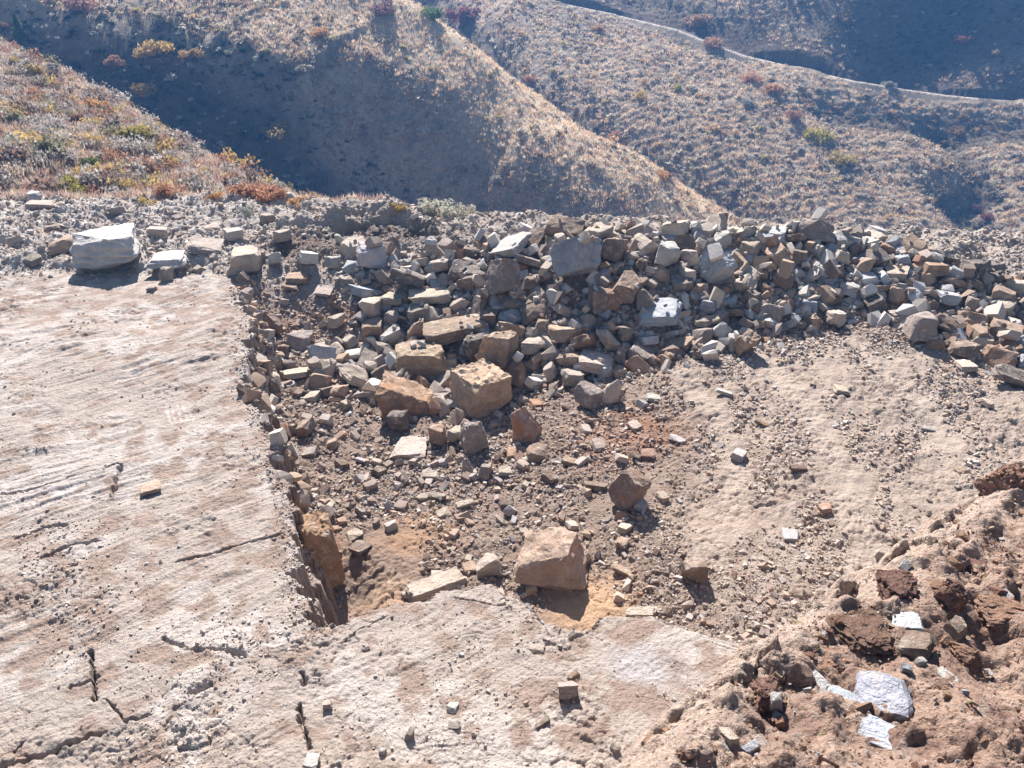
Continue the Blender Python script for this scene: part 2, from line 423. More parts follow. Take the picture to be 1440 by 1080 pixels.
def build_ground():
    NR, NC = 1150, 1050
    ys = 4.6 * np.exp(np.linspace(0, math.log(35.5 / 4.6), NR)); us = np.linspace(-1, 1, NC)
    Y = np.repeat(ys[:, None], NC, 1); X = us[None, :] * (ys[:, None] * .86 + 1.6)
    x = X.ravel(); y = Y.ravel()
    z = near_drop(x, y); z = fine_h(x, y, z)
    zb = spur_b(x, y) - np.where(y < 30.5, 9, 0)
    z = np.where(zb > z, zb - .12, z)
    co = np.stack([x, y, z], -1)
    me = fast_mesh('quarry_floor', co, grid_faces(NR, NC), M_GROUND, True, {'tint': ground_tint(x, y)})
    o = link(bpy.data.objects.new('ground', me)); o['kind'] = 'structure'
    return co, NR, NC
GCO, GNR, GNC = build_ground()
GYS = GCO.reshape(GNR, GNC, 3)[:, 0, 1]
def gz(x, y):
    "height of the built ground sheet (bilinear)"
    G = GCO.reshape(GNR, GNC, 3)
    x = np.atleast_1d(np.asarray(x, float)); y = np.atleast_1d(np.asarray(y, float))
    r = np.interp(y, GYS, np.arange(GNR)); hw = y * .86 + 1.6
    c = np.clip((x / hw + 1) / 2 * (GNC - 1), 0, GNC - 1.001); r = np.clip(r, 0, GNR - 1.001)
    r0 = r.astype(int); c0 = c.astype(int); fr = r - r0; fc = c - c0
    Z = G[:, :, 2]
    return (Z[r0, c0] * (1 - fr) * (1 - fc) + Z[r0 + 1, c0] * fr * (1 - fc) + Z[r0, c0 + 1] * (1 - fr) * fc + Z[r0 + 1, c0 + 1] * fr * fc)

def build_surround():
    "the rest of the ground: behind and beside the camera, below the detailed sheet"
    xs = np.concatenate([np.linspace(-420, -46, 40), np.linspace(-45, 45, 91), np.linspace(46, 420, 40)])
    ys = np.concatenate([np.linspace(-300, -8, 30), np.linspace(-7, 34, 60)])
    X, Y = np.meshgrid(xs, ys); x = X.ravel(); y = Y.ravel()
    hw = y * .86 + 1.6
    z = fbm(x, y, 9, 3, 7) * .3 + .0 * x
    inside = (np.abs(x) < hw + .5) & (y > 4.0)
    side = np.where(y > 4.6, near_drop(x, y), z)
    z = np.where(np.abs(x) < 60, side, z - (np.abs(x) - 60) * .1)
    z = np.where(inside, -6.0, z - .05)
    c = np.zeros((len(x), 3)) + (.38, .31, .25)
    me = fast_mesh('surround', np.stack([x, y, z], -1), grid_faces(len(ys), len(xs)), M_GROUND, True, {'tint': c})
    o = link(bpy.data.objects.new('terrain', me)); o['kind'] = 'structure'
build_surround()

def hill_tint(x, y, z):
    n = fbm(x, y, 14, 4, 301); n2 = fbm(x, y, 3, 4, 303); n3 = fbm(x, y, 40, 2, 305)
    def blend(c, col, k): return c + (np.array(col) - c) * np.clip(k, 0, 1)[..., None]
    c = np.zeros(x.shape + (3,)) + (.42, .345, .26)
    c = blend(c, (.25, .195, .15), ss((n2 + n * .6) / .5) * .7)
    c = blend(c, (.48, .40, .30), ss((-n2 - n * .4 - .1) / .4) * .6)
    B = (spur_b(x, y) >= z - .5) & (y < 120)
    c = np.where(B[..., None], blend(np.zeros(x.shape + (3,)) + (.40, .30, .24), (.48, .38, .30), ss((n2 + .1) / .4)), c)
    # sunlight painted pale along the spur crest; colour darker and greener along the gullies
    A = spur_a(x, y) >= z - .3
    d, par, sg = seg_dist(x, y, CRESTA)
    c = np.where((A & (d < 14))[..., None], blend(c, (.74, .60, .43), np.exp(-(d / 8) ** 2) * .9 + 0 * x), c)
    c = np.where((A & (sg < 0))[..., None], blend(c, (.045, .05, .045), ss((d - np.interp(x, [-60, 0, 25], [29, 17, 5])) / 7) * .85), c)  # shade of the lower flank painted into the ground colour
    for pts, dep, w in GUL:
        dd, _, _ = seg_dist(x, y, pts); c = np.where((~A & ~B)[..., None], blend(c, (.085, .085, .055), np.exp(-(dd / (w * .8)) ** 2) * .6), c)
    dr, _, sg = seg_dist(x, y, ROADW); sd = dr * sg
    nB = (~A & ~B)[..., None]
    c = np.where(nB, blend(c, (.16, .12, .09), (sd > 1.3) * (1 - ss((sd - 4.5) / 2)) * .85), c)  # shadow on the cut bank painted dark
    c = np.where(nB & (dr < 1.9)[..., None], np.array((.19, .155, .13)), c)  # road bed painted dark for the bank's shadow
    parr = seg_dist(x, y, ROADW)[1]; c = np.where(nB & ((sd < -1.0) & (sd > -1.8) & (parr < 11))[..., None], np.array((.78, .68, .56)), c)  # sunlit outer road edge painted pale
    c = np.where(nB, blend(c, (.10, .095, .08), ss((x - 50) / 18) * ss((sd - 4) / 6) * .75), c)  # shade of the upper right slope painted in
    return c
def build_hills():
    xs = np.concatenate([np.linspace(-400, -111, 60), np.arange(-110, 140, .42), np.linspace(141, 400, 60)])
    ys = np.concatenate([np.arange(29, 80, .45), np.arange(80, 205, .42), np.linspace(206, 520, 90)])
    X, Y = np.meshgrid(xs, ys); x = X.ravel(); y = Y.ravel()
    z = far_h(x, y)
    z = np.where(y < 31, z - (31 - y) * 1.0, z) - .03
    z = np.maximum(z, -40); z = np.where(z > 16, 16 + 9 * np.tanh((z - 16) / 9), z)
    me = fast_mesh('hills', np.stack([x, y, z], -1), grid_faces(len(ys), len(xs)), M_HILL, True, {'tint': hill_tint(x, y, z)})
    o = link(bpy.data.objects.new('hills', me)); o['kind'] = 'structure'
build_hills()

def build_mound():
    N = 620
    # fan of rays over the area the edge encloses
    xs = np.linspace(-1.5, 9.5, 760); ys = np.linspace(-1.5, 9.5, 760)
    X, Y = np.meshgrid(xs, ys); x = X.ravel(); y = Y.ravel()
    z = mound_h(x, y)
    ins = ss((z - 3.6) / .5)
    dv, vv = voro(x, y, .13, 401); dv2, vv2 = voro(x, y, .045, 403)
    cl = np.clip(fbm(x, y, .7, 3, 405) + .45, 0, 1.2)
    z = z + ins * cl * (vv * .085 - dv * .05 + vv2 * .034 - dv2 * .022) + ins * .010 * voro(x, y, .028, 421)[1] + .06 * fbm(x, y, .30, 4, 407) + .012 * np.abs(fbm(x, y, .05, 2, 413))
    n = fbm(x, y, .6, 4, 409); n2 = fbm(x, y, .12, 3, 411)
    c = np.zeros((len(x), 3)) + (.47, .325, .25)
    def blend(c, col, k): return c + (np.array(col) - c) * np.clip(k, 0, 1)[..., None]
    d, par, sg = seg_dist(x, y, MEDGE)
    c = blend(c, (.31, .195, .155), ss((n + .0) / .35) * .8)
    c = blend(c, (.64, .50, .41), np.exp(-(d / .32) ** 2) * .85 + ss((-n - .1) / .3) * .3)  # sunlit crest painted paler along the rim, plus random pale patches
    c = blend(c, (.58, .50, .42), ss((n2 + n * .4 - .30) / .3) * .35)
    F_ = grid_faces(760, 760)
    keep = (z[F_] > -1.5).all(1) & (z[F_] > -1.0).any(1)
    F_ = F_[keep]; used = np.unique(F_); remap = np.zeros(len(x), int); remap[used] = np.arange(len(used))
    me = fast_mesh('mound', np.stack([x, y, z], -1)[used], remap[F_], M_EARTH, True, {'tint': c[used]})
    o = link(bpy.data.objects.new('earth_bank', me)); o['kind'] = 'structure'
build_mound()
# ------------------------------------------------------------------ rocks
def rock_material():
    t = NT('broken_stone'); oi = t.n('ShaderNodeObjectInfo'); p = t.pos(); g = t.n('ShaderNodeNewGeometry')
    off = t.n('ShaderNodeVectorMath', operation='ADD'); t.l(p, off.inputs[0]); t.l(oi.outputs['Random'], off.inputs[1]); v = off.outputs[0]
    n1 = t.noise(2.6, 5, .6, v, .4); n2 = t.noise(22, 5, .7, v); n3 = t.noise(75, 3, .7, v)
    c = t.mix(.7, oi.outputs['Color'], t.ramp(n1, [(.3, .36), (.5, .5), (.7, .64)]), 'OVERLAY')
    c = t.mix(.55, c, t.ramp(n2, [(.3, .34), (.5, .5), (.7, .66)]), 'OVERLAY')
    c = t.mix(.4, c, t.ramp(n3, [(.3, .34), (.5, .5), (.7, .66)]), 'OVERLAY')
    # iron staining in patches, as much of it as the stone carries
    m = t.noise(3.1, 4, .65, v, .8)
    thr = t.math('SUBTRACT', .86, t.math('MULTIPLY', oi.outputs['Alpha'], .46))
    k = t.math('MULTIPLY', t.math('SUBTRACT', m, thr), 7); k.node.use_clamp = True
    rc = t.mix(n2, (.42, .215, .10), (.30, .13, .07)); c = t.mix(t.math('MULTIPLY', k, .85), c, rc)
    # pale rock dust lying in blotches on the stone
    dk = t.ramp(t.noise(6, 5, .7, v), [(.52, 0), (.66, .55)]); c = t.mix(dk, c, (.50, .45, .40))
    t.col(c)
    mp = t.n('ShaderNodeMapping'); mp.inputs['Scale'].default_value = (2.2, 2.2, 16); tc = t.obj(); t.l(tc, mp.inputs['Vector'])
    bed = t.noise(1.6, 4, .6, mp.outputs[0])
    nb = t.bump(n1, .6, .08); nb = t.bump(bed, .75, .04, nb); nb = t.bump(n2, .8, .022, nb); nb = t.bump(n3, .7, .008, nb)
    t.nrm(nb); return t.m
M_ROCK = rock_material()
def clod_material():
    t = NT('crusted_earth'); oi = t.n('ShaderNodeObjectInfo'); p = t.pos()
    n1 = t.noise(14, 6, .75, p); n2 = t.noise(60, 5, .75, p)
    c = t.mix(.8, oi.outputs['Color'], t.ramp(n1, [(.32, .3), (.5, .5), (.68, .68)]), 'OVERLAY')
    c = t.mix(.6, c, t.ramp(n2, [(.32, .3), (.5, .5), (.68, .68)]), 'OVERLAY')
    t.col(c); t.nrm(t.bump(n2, 1, .02, t.bump(n1, 1, .06))); return t.m
M_CLOD = clod_material()
M_GRAVEL = ground_material('gravel', 70, .008)

def hull_points(kind, rnd):
    P = []
    if kind == 'block': jit, cut, tap = .13, .7, .10
    elif kind == 'slab': jit, cut, tap = .13, .5, .05
    elif kind == 'wedge': jit, cut, tap = .14, .5, .3
    else: jit, cut, tap = .24, .6, .2
    for sx in (-1, 1):
        for sy in (-1, 1):
            for sz in (-1, 1):
                q = Vector((sx, sy, sz)) * .5
                q += Vector([rnd.uniform(-jit, jit) for _ in range(3)]) * .8
                if sz > 0: q.x *= 1 - tap * rnd.random() * 1.3; q.y *= 1 - tap * rnd.random() * 1.3
                if kind == 'wedge' and sz > 0 and sx > 0: q.z -= rnd.uniform(.35, .75)
                if rnd.random() < cut:
                    for ax in range(3):
                        w = q.copy(); w[ax] -= math.copysign(rnd.uniform(.12, .45 if kind == 'chunk' else .3), q[ax]); P.append(w)
                else: P.append(q)
    return P
def rock_bm(kind, seed, dims=(1, 1, 1), rough=.03, target=.09, bev=.02):
    rnd = random.Random(seed); bm = bmesh.new()
    for q in hull_points(kind, rnd): bm.verts.new((q.x * dims[0], q.y * dims[1], q.z * dims[2]))
    r = bmesh.ops.convex_hull(bm, input=bm.verts[:])
    loose = [v for v in bm.verts if not v.link_faces]; bmesh.ops.delete(bm, geom=loose, context='VERTS')
    bmesh.ops.dissolve_limit(bm, angle_limit=R(9), verts=bm.verts[:], edges=bm.edges[:])
    sc = (dims[0] * dims[1] * dims[2]) ** (1 / 3)
    bmesh.ops.bevel(bm, geom=bm.edges[:], offset=bev * sc, segments=1, affect='EDGES', profile=.6)
    bmesh.ops.triangulate(bm, faces=bm.faces[:])
    for _ in range(4):
        es = [e for e in bm.edges if e.calc_length() > target * sc * 1.6]
        if not es: break
        bmesh.ops.subdivide_edges(bm, edges=es, cuts=1, use_grid_fill=False)
        bmesh.ops.triangulate(bm, faces=[f for f in bm.faces if len(f.verts) > 3])
    bm.normal_update(); off = Vector((seed * 3.7 % 50, seed * 1.3 % 31, 0))
    for v in bm.verts:
        p = v.co / sc
        n = mnoise.fractal(p * 1.7 + off, 1.0, 2.0, 3) * rough * 1.1
        n += mnoise.fractal(p * 6 + off, .8, 2.1, 3) * rough * .45
        side = 1 - abs(v.normal.z)
        n += side * (mnoise.noise(Vector((p.x * .5, p.y * .5, p.z * 9)) + off)) * rough * .6
        v.co += v.normal * n * sc
    return bm
def bm_mesh(bm, name, mat, ang=28):
    me = bpy.data.meshes.new(name); bm.to_mesh(me); bm.free(); me.materials.append(mat)
    me.polygons.foreach_set('use_smooth', [True] * len(me.polygons)); me.set_sharp_from_angle(angle=R(ang))
    return me
POOL = {}
for kind, n in (('block', 14), ('slab', 12), ('wedge', 8), ('chunk', 14)):
    POOL[kind] = []
    for k in range(n):
        me = bm_mesh(rock_bm(kind, 100 + k * 7 + len(kind), rough=.062, target=.10, bev=.009), kind + '_stone', M_ROCK)
        co = np.empty(len(me.vertices) * 3); me.vertices.foreach_get('co', co); POOL[kind].append((me, co.reshape(-1, 3)))
COL = {  # colour, iron staining, word
    'w': ((.47, .445, .415), .25, 'whitish'), 'b': ((.35, .365, .39), .05, 'bluish grey'), 'g': ((.285, .24, .21), .2, 'grey'),
    'p': ((.44, .37, .305), .25, 'pale beige'), 't': ((.355, .26, .19), .5, 'tan'), 'r': ((.33, .215, .15), .7, 'rust-stained'),
    'n': ((.22, .165, .13), .6, 'brown'), 'd': ((.16, .135, .12), .2, 'dark grey'), 'o': ((.31, .205, .125), .5, 'orange-brown')}
def rotm(rx, ry, rz): return np.array(Euler((R(rx), R(ry), R(rz))).to_matrix())
ROCKS = []       # every single rock: dict(o, px, py, w, colour word, shape word, label)
NAMES = {'block': 'rock_block', 'slab': 'rock_slab', 'wedge': 'rock_wedge', 'chunk': 'rock'}
RIDX = random.Random(5)
def surf_near(px, py):
    r = hit(px, py, lambda x, y: gz(x, y), 5.5, 45)
    return r
def fit_rock(box, kind, ck, yaw=0, tilt=(0, 0), dr=None, mesh=None, hf=None, sink=.06, hmin=.22, hmax=1.5):
    "size a stone from how wide and tall it shows and set it on the ground"
    x0, y0, x1, y1 = box; rnd = RIDX
    if mesh is None: me, co = rnd.choice(POOL[kind])
    else: me, co = mesh
    flip = rnd.choice((0, 180)) if mesh is None else 0
    M = rotm(tilt[0], tilt[1], yaw + flip)
    hfn = hf or gz
    lo = 1.0 if hf else 5.5
    g = hit((x0 + x1) / 2, y1 - 1, hfn, lo, 45)
    if g is None: return None
    x, y, z, t = g; dep = t
    W = (x1 - x0) / F * dep; D = W * (dr or {'block': .85, 'slab': .75, 'wedge': .7, 'chunk': .8}[kind])
    th = math.asin(min(.99, (CAMH - z) / math.hypot(math.hypot(x, y), CAMH - z)))
    H = max(((y1 - y0) / F * dep - D * math.sin(th)) / math.cos(th), W * hmin); y = y + D * .5
    for it in range(14):
        S = np.array([W, D, H]); V = (co * S) @ M.T
        zb = float(hfn(x, y)[0]) if not hf else float(hfn(np.array([x]), np.array([y]))[0])
        lz = zb - V[:, 2].min() - sink * (V[:, 2].max() - V[:, 2].min())
        P = V + (x, y, lz); qx, qy, dp = proj(P[:, 0], P[:, 1], P[:, 2])
        w = qx.max() - qx.min(); h = qy.max() - qy.min()
        W *= np.clip((x1 - x0) / w, .7, 1.4); rt = np.clip((y1 - y0) / h, .7, 1.4)
        H *= rt
        if H > hmax * W: H = hmax * W
        if H < hmin * W: H = hmin * W; D *= min(rt, 1)
        W = min(W, 1.35 * (x1 - x0) / F * dp.mean()); D = np.clip(D, .35 * W, 1.3 * W)
        x += ((x0 + x1) / 2 - (qx.max() + qx.min()) / 2) / F * dp.mean()
        y -= (y1 - qy.max()) / F * dp.mean() / math.sin(th) * .5
    if abs(qy.max() - y1) > 25 or abs(qx.max() - qx.min() - x1 + x0) > 25: print('BADFIT', box, kind, [round(float(v)) for v in (qx.min(), qy.min(), qx.max(), qy.max())], W, D, H)
    S = np.array([W, D, H])
    o = bpy.data.objects.new(NAMES[kind], me); link(o)
    o.scale = S; Mx = Matrix(M.tolist()).to_4x4()
    o.rotation_euler = Euler((R(tilt[0]), R(tilt[1]), R(yaw + flip))); o.location = (x, y, lz)
    c, st, word = COL[ck]; k = rnd.uniform(.78, 1.12)
    o.color = (min(.8, c[0] * k), min(.8, c[1] * k * rnd.uniform(.97, 1.03)), min(.8, c[2] * k * rnd.uniform(.95, 1.05)), st)
    ROCKS.append(dict(o=o, px=(x0 + x1) / 2, py=(y0 + y1) / 2, w=x1 - x0, h=y1 - y0, cw=word, kind=kind, label=None, lm=None,
                      xy=(x, y), r=.5 * max(W, D), top=float((co * S @ M.T)[:, 2].max() + lz)))
    return o
def hero_mesh(kind, seed, rough=.04, target=.05, bev=.012, top=None):
    bm = rock_bm(kind, seed, (1, 1, 1), rough, target, bev)
    if top:      # rubbly broken top surface
        for v in bm.verts:
            if v.normal.z > .6: v.co.z += top * (mnoise.fractal(v.co * 9, .7, 2, 4) - .1)
    me = bm_mesh(bm, kind + '_boulder', M_ROCK)
    co = np.empty(len(me.vertices) * 3); me.vertices.foreach_get('co', co)
    return me, co.reshape(-1, 3)

# landmark rocks: box in the photograph, kind, colour, yaw, tilt, phrase others refer to, own label, hero-seed, rough top
BIG = [
 ((97, 313, 201, 380), 'chunk', 'w', 22, (0, 4), 'the large white boulder', 'large whitish boulder with a flat dusty top behind the smooth bench', 3, .02),
 ((205, 353, 267, 380), 'slab', 'w', 5, (0, 0), None, 'flat whitish slab lying right of the large white boulder', 5, 0),
 ((222, 369, 246, 397), 'chunk', 'g', 0, (0, 0), None, 'egg-shaped grey stone in front of the flat whitish slab, at the bench edge', 0, 0),
 ((258, 331, 316, 362), 'chunk', 'p', 15, (5, 8), None, 'broken pale rock behind the flat whitish slab near the bench edge', 7, 0),
 ((34, 281, 82, 296), 'slab', 'p', 8, (0, 3), None, 'pale flat slab at the grass line on the far left', 9, 0),
 ((35, 267, 60, 284), 'chunk', 'w', 30, (0, 0), None, 'small whitish rock resting behind the flat slab at the grass line', 0, 0),
 ((66, 330, 110, 358), 'wedge', 't', 200, (0, 0), None, 'low tan wedge leaning against the left side of the large white boulder', 0, 0),
 ((500, 338, 546, 380), 'chunk', 'w', 10, (0, 0), 'the pale upright rock', 'pale upright rock in front of the dark soil heap on the rim', 11, 0),
 ((773, 330, 847, 392), 'block', 'b', 32, (-28, 14), 'the large bluish white boulder', 'large bluish white angular boulder tilted high on the rubble heap', 13, 0),
 ((682, 362, 732, 418), 'block', 'g', 40, (-20, 20), 'the grey-brown block on the heap', 'large grey-brown squared block tilted on the left half of the heap', 15, 0),
 ((592, 440, 683, 487), 'block', 't', 12, (10, -6), 'the stained boulder at the heap foot', 'wide tan boulder with orange edges at the foot of the heap', 17, .02),
 ((555, 477, 631, 537), 'block', 't', 4, (0, 0), 'the flat-topped block', 'squared tan block with a flat pale top and a rusty seam', 19, .03),
 ((632, 503, 721, 593), 'block', 't', 28, (0, 0), 'the biggest block in the pit', 'biggest squared tan block in the pit, with a crumbly pitted top', 21, .07),
 ((527, 520, 612, 592), 'wedge', 'r', 8, (0, 4), 'the sloping rusty block', 'sloping rusty block with a low right end, left of the biggest block', 23, .03),
 ((668, 464, 730, 530), 'chunk', 't', -20, (0, 10), 'the peaked boulder', 'peaked tan boulder right behind the biggest block', 25, .02),
 ((650, 468, 680, 512), 'chunk', 'd', 0, (0, 0), None, 'dark shaded boulder left of the peaked boulder', 0, 0),
 ((706, 500, 742, 545), 'wedge', 'n', 60, (0, 30), None, 'brown slab leaning on the right side of the peaked boulder', 0, 0),
 ((717, 572, 763, 626), 'wedge', 'r', -15, (8, 0), 'the rusty wedge', 'rusty wedge-shaped block right of the biggest block', 27, 0),
 ((547, 613, 602, 648), 'block', 'p', -4, (0, 0), 'the low flat-topped slab block', 'low pale block with a flat crumbly top in the shadow left of centre', 29, .05),
 ((543, 576, 575, 606), 'chunk', 'd', 0, (0, 0), None, 'dark rock in the shadow below the rusty block left of centre', 0, 0),
 ((602, 596, 628, 627), 'block', 't', -10, (0, 0), None, 'small tan cube of rock between the low block and the round boulder', 0, 0),
 ((628, 598, 652, 622), 'chunk', 'p', 0, (0, 0), None, 'small pale rock touching the round boulder on its left', 0, 0),
 ((646, 592, 688, 641), 'chunk', 'g', 20, (0, 0), 'the round grey-brown boulder', 'round grey-brown boulder right in front of the biggest block', 31, .03),
 ((407, 690, 486, 834), 'block', 'o', 24, (4, -7), 'the orange wall boulder', 'tall orange-brown boulder leaning against the wall of the pit', 34, .03),
 ((722, 740, 832, 834), 'wedge', 't', 158, (-6, 4), 'the large faceted boulder', 'large faceted tan boulder standing on the orange hollow', 35, 0),
 ((563, 796, 660, 852), 'slab', 'p', 28, (0, 0), 'the ledge slab', 'long pale slab lying along the ledge between the two hollows', 37, .03),
 ((667, 777, 706, 815), 'wedge', 'p', 0, (0, 10), None, 'pale wedge standing at the right end of the ledge slab', 0, 0),
 ((648, 788, 672, 811), 'block', 't', 20, (0, 0), None, 'small tan block on the right end of the ledge slab', 0, 0),
 ((854, 645, 917, 722), 'block', 'n', 48, (22, 10), 'the long brown boulder', 'long brown boulder lying tilted on the rubble right of the pit', 39, 0),
 ((812, 490, 865, 532), 'slab', 'p', -18, (0, 6), 'the pale capped slab', 'pale flat-capped slab right of the peaked boulder', 41, .03),
 ((806, 535, 850, 578), 'block', 'g', 35, (10, 12), 'the grey angular boulder', 'grey angular boulder just below the pale capped slab', 43, 0),
 ((846, 533, 874, 570), 'chunk', 'p', 70, (0, 20), None, 'pale rock touching the right side of the grey angular boulder', 0, 0),
 ((788, 518, 822, 545), 'slab', 'p', 10, (0, 10), None, 'pale rock stuck under the left end of the capped slab', 0, 0),
 ((574, 401, 640, 428), 'slab', 'p', 6, (0, -3), 'the pair of pale slabs', 'longer of the two bright slabs lying end to end on the left heap', 45, 0),
 ((533, 407, 578, 430), 'slab', 'p', -14, (0, 2), None, 'shorter of the two bright slabs lying end to end on the left heap', 0, 0),
 ((545, 374, 602, 405), 'slab', 'd', -12, (-16, 14), None, 'dark leaning slab behind the two bright slabs', 0, 0),
 ((544, 355, 588, 378), 'block', 'g', 5, (0, 0), None, 'long grey block at the top left end of the heap', 0, 0),
 ((859, 380, 905, 428), 'block', 't', -25, (12, 20), 'the tan boulder in the heap middle', 'rounded tan boulder in the middle of the heap, below the brown slab', 47, .02),
 ((896, 418, 960, 460), 'slab', 'b', -20, (16, -10), 'the pale tilted slab', 'pale bluish slab with a sunlit end tilted at the heap foot', 49, 0),
 ((826, 402, 855, 442), 'block', 't', 10, (0, 4), None, 'upright tan block left of two rusty blocks in the heap middle', 0, 0),
 ((847, 405, 872, 438), 'chunk', 'r', 0, (0, 0), None, 'rusty upright rock between the upright tan block and the rounded boulder', 0, 0),
 ((690, 326, 748, 362), 'slab', 'w', -35, (18, -18), 'the sloping pale slab', 'wide pale slab sloping down to the left near the heap crest', 51, 0),
 ((754, 304, 786, 332), 'wedge', 'p', 0, (0, 0), 'the peak rock', 'pale pointed rock standing highest on the heap crest', 0, 0),
 ((727, 312, 751, 332), 'block', 'w', 20, (0, 20), None, 'whitish rock on the crest just left of the pointed rock', 0, 0),
 ((845, 333, 884, 369), 'slab', 'n', -30, (20, 0), None, 'brown crumbly slab right of the large bluish white boulder', 0, 0),
 ((984, 352, 1038, 402), 'slab', 'b', 30, (-58, 10), 'the big upright grey slab', 'big grey triangular slab standing on edge in the middle of the heap', 53, 0),
 ((1278, 362, 1336, 390), 'block', 'r', 5, (0, 0), 'the rust-spotted block', 'long grey block with a rust spot near the right end of the crest', 55, 0),
 ((1074, 317, 1108, 340), 'slab', 'w', -15, (14, 0), 'the white crest slab', 'pale slab catching the sun on the crest right of centre', 0, 0),
 ((1218, 316, 1251, 337), 'block', 'w', 15, (0, 10), 'the whitish crest rock', 'whitish block on the crest, second highest rock of the right half', 0, 0),
 ((1159, 434, 1191, 460), 'chunk', 'p', 0, (0, 0), 'the lone round rock', 'lone round pale rock in front of the heap foot', 57, 0),
 ((1132, 441, 1153, 467), 'block', 't', 20, (0, 0), None, 'small tan block on its end left of the lone round rock', 0, 0),
 ((1267, 437, 1320, 482), 'block', 'g', -8, (-10, 0), 'the grey boulder on the right', 'large grey boulder with a flat face low at the right of the heap', 59, 0),
 ((1315, 407, 1353, 430), 'slab', 'b', -10, (8, 0), 'the blue-white flat rock', 'flat bluish white rock above the large grey boulder on the right', 0, 0),
 ((1359, 454, 1395, 486), 'chunk', 't', 0, (0, 0), 'the tan rock on the far right', 'tan pointed rock on the rubble at the far right', 0, 0),
 ((1394, 510, 1458, 550), 'slab', 'g', -22, (14, 16), 'the right edge slab', 'large grey-brown right edge slab, cut by the picture border', 61, 0),
 ((1020, 467, 1043, 496), 'block', 'w', 0, (0, 0), None, 'white-topped small block at the heap foot beside a leaning slab', 0, 0),
 ((1030, 453, 1070, 502), 'slab', 't', -50, (10, 30), 'the leaning slab at the heap foot', 'tan slab leaning down from the heap foot onto the floor', 63, 0),
 ((318, 345, 372, 390), 'block', 'p', 12, (0, 0), 'the striated corner rock', 'pale rock with upright layers at the far corner of the bench', 65, 0),
 ((366, 419, 398, 472), 'slab', 'n', 55, (-62, 14), 'the upright wall slabs', 'upper brown one of the upright wall slabs at the pit edge', 67, 0),
 ((196, 674, 228, 698), 'slab', 't', 25, (0, 0), 'the slab on the bench', 'single tan slab lying on the smooth bench with its shadow', 69, 0),
 ((783, 957, 814, 984), 'slab', 'g', 0, (-32, 0), 'the grey stone at the bottom', 'grey tilted stone on the pale ground at the bottom centre', 71, 0),
]
BIG = [b for b in BIG]
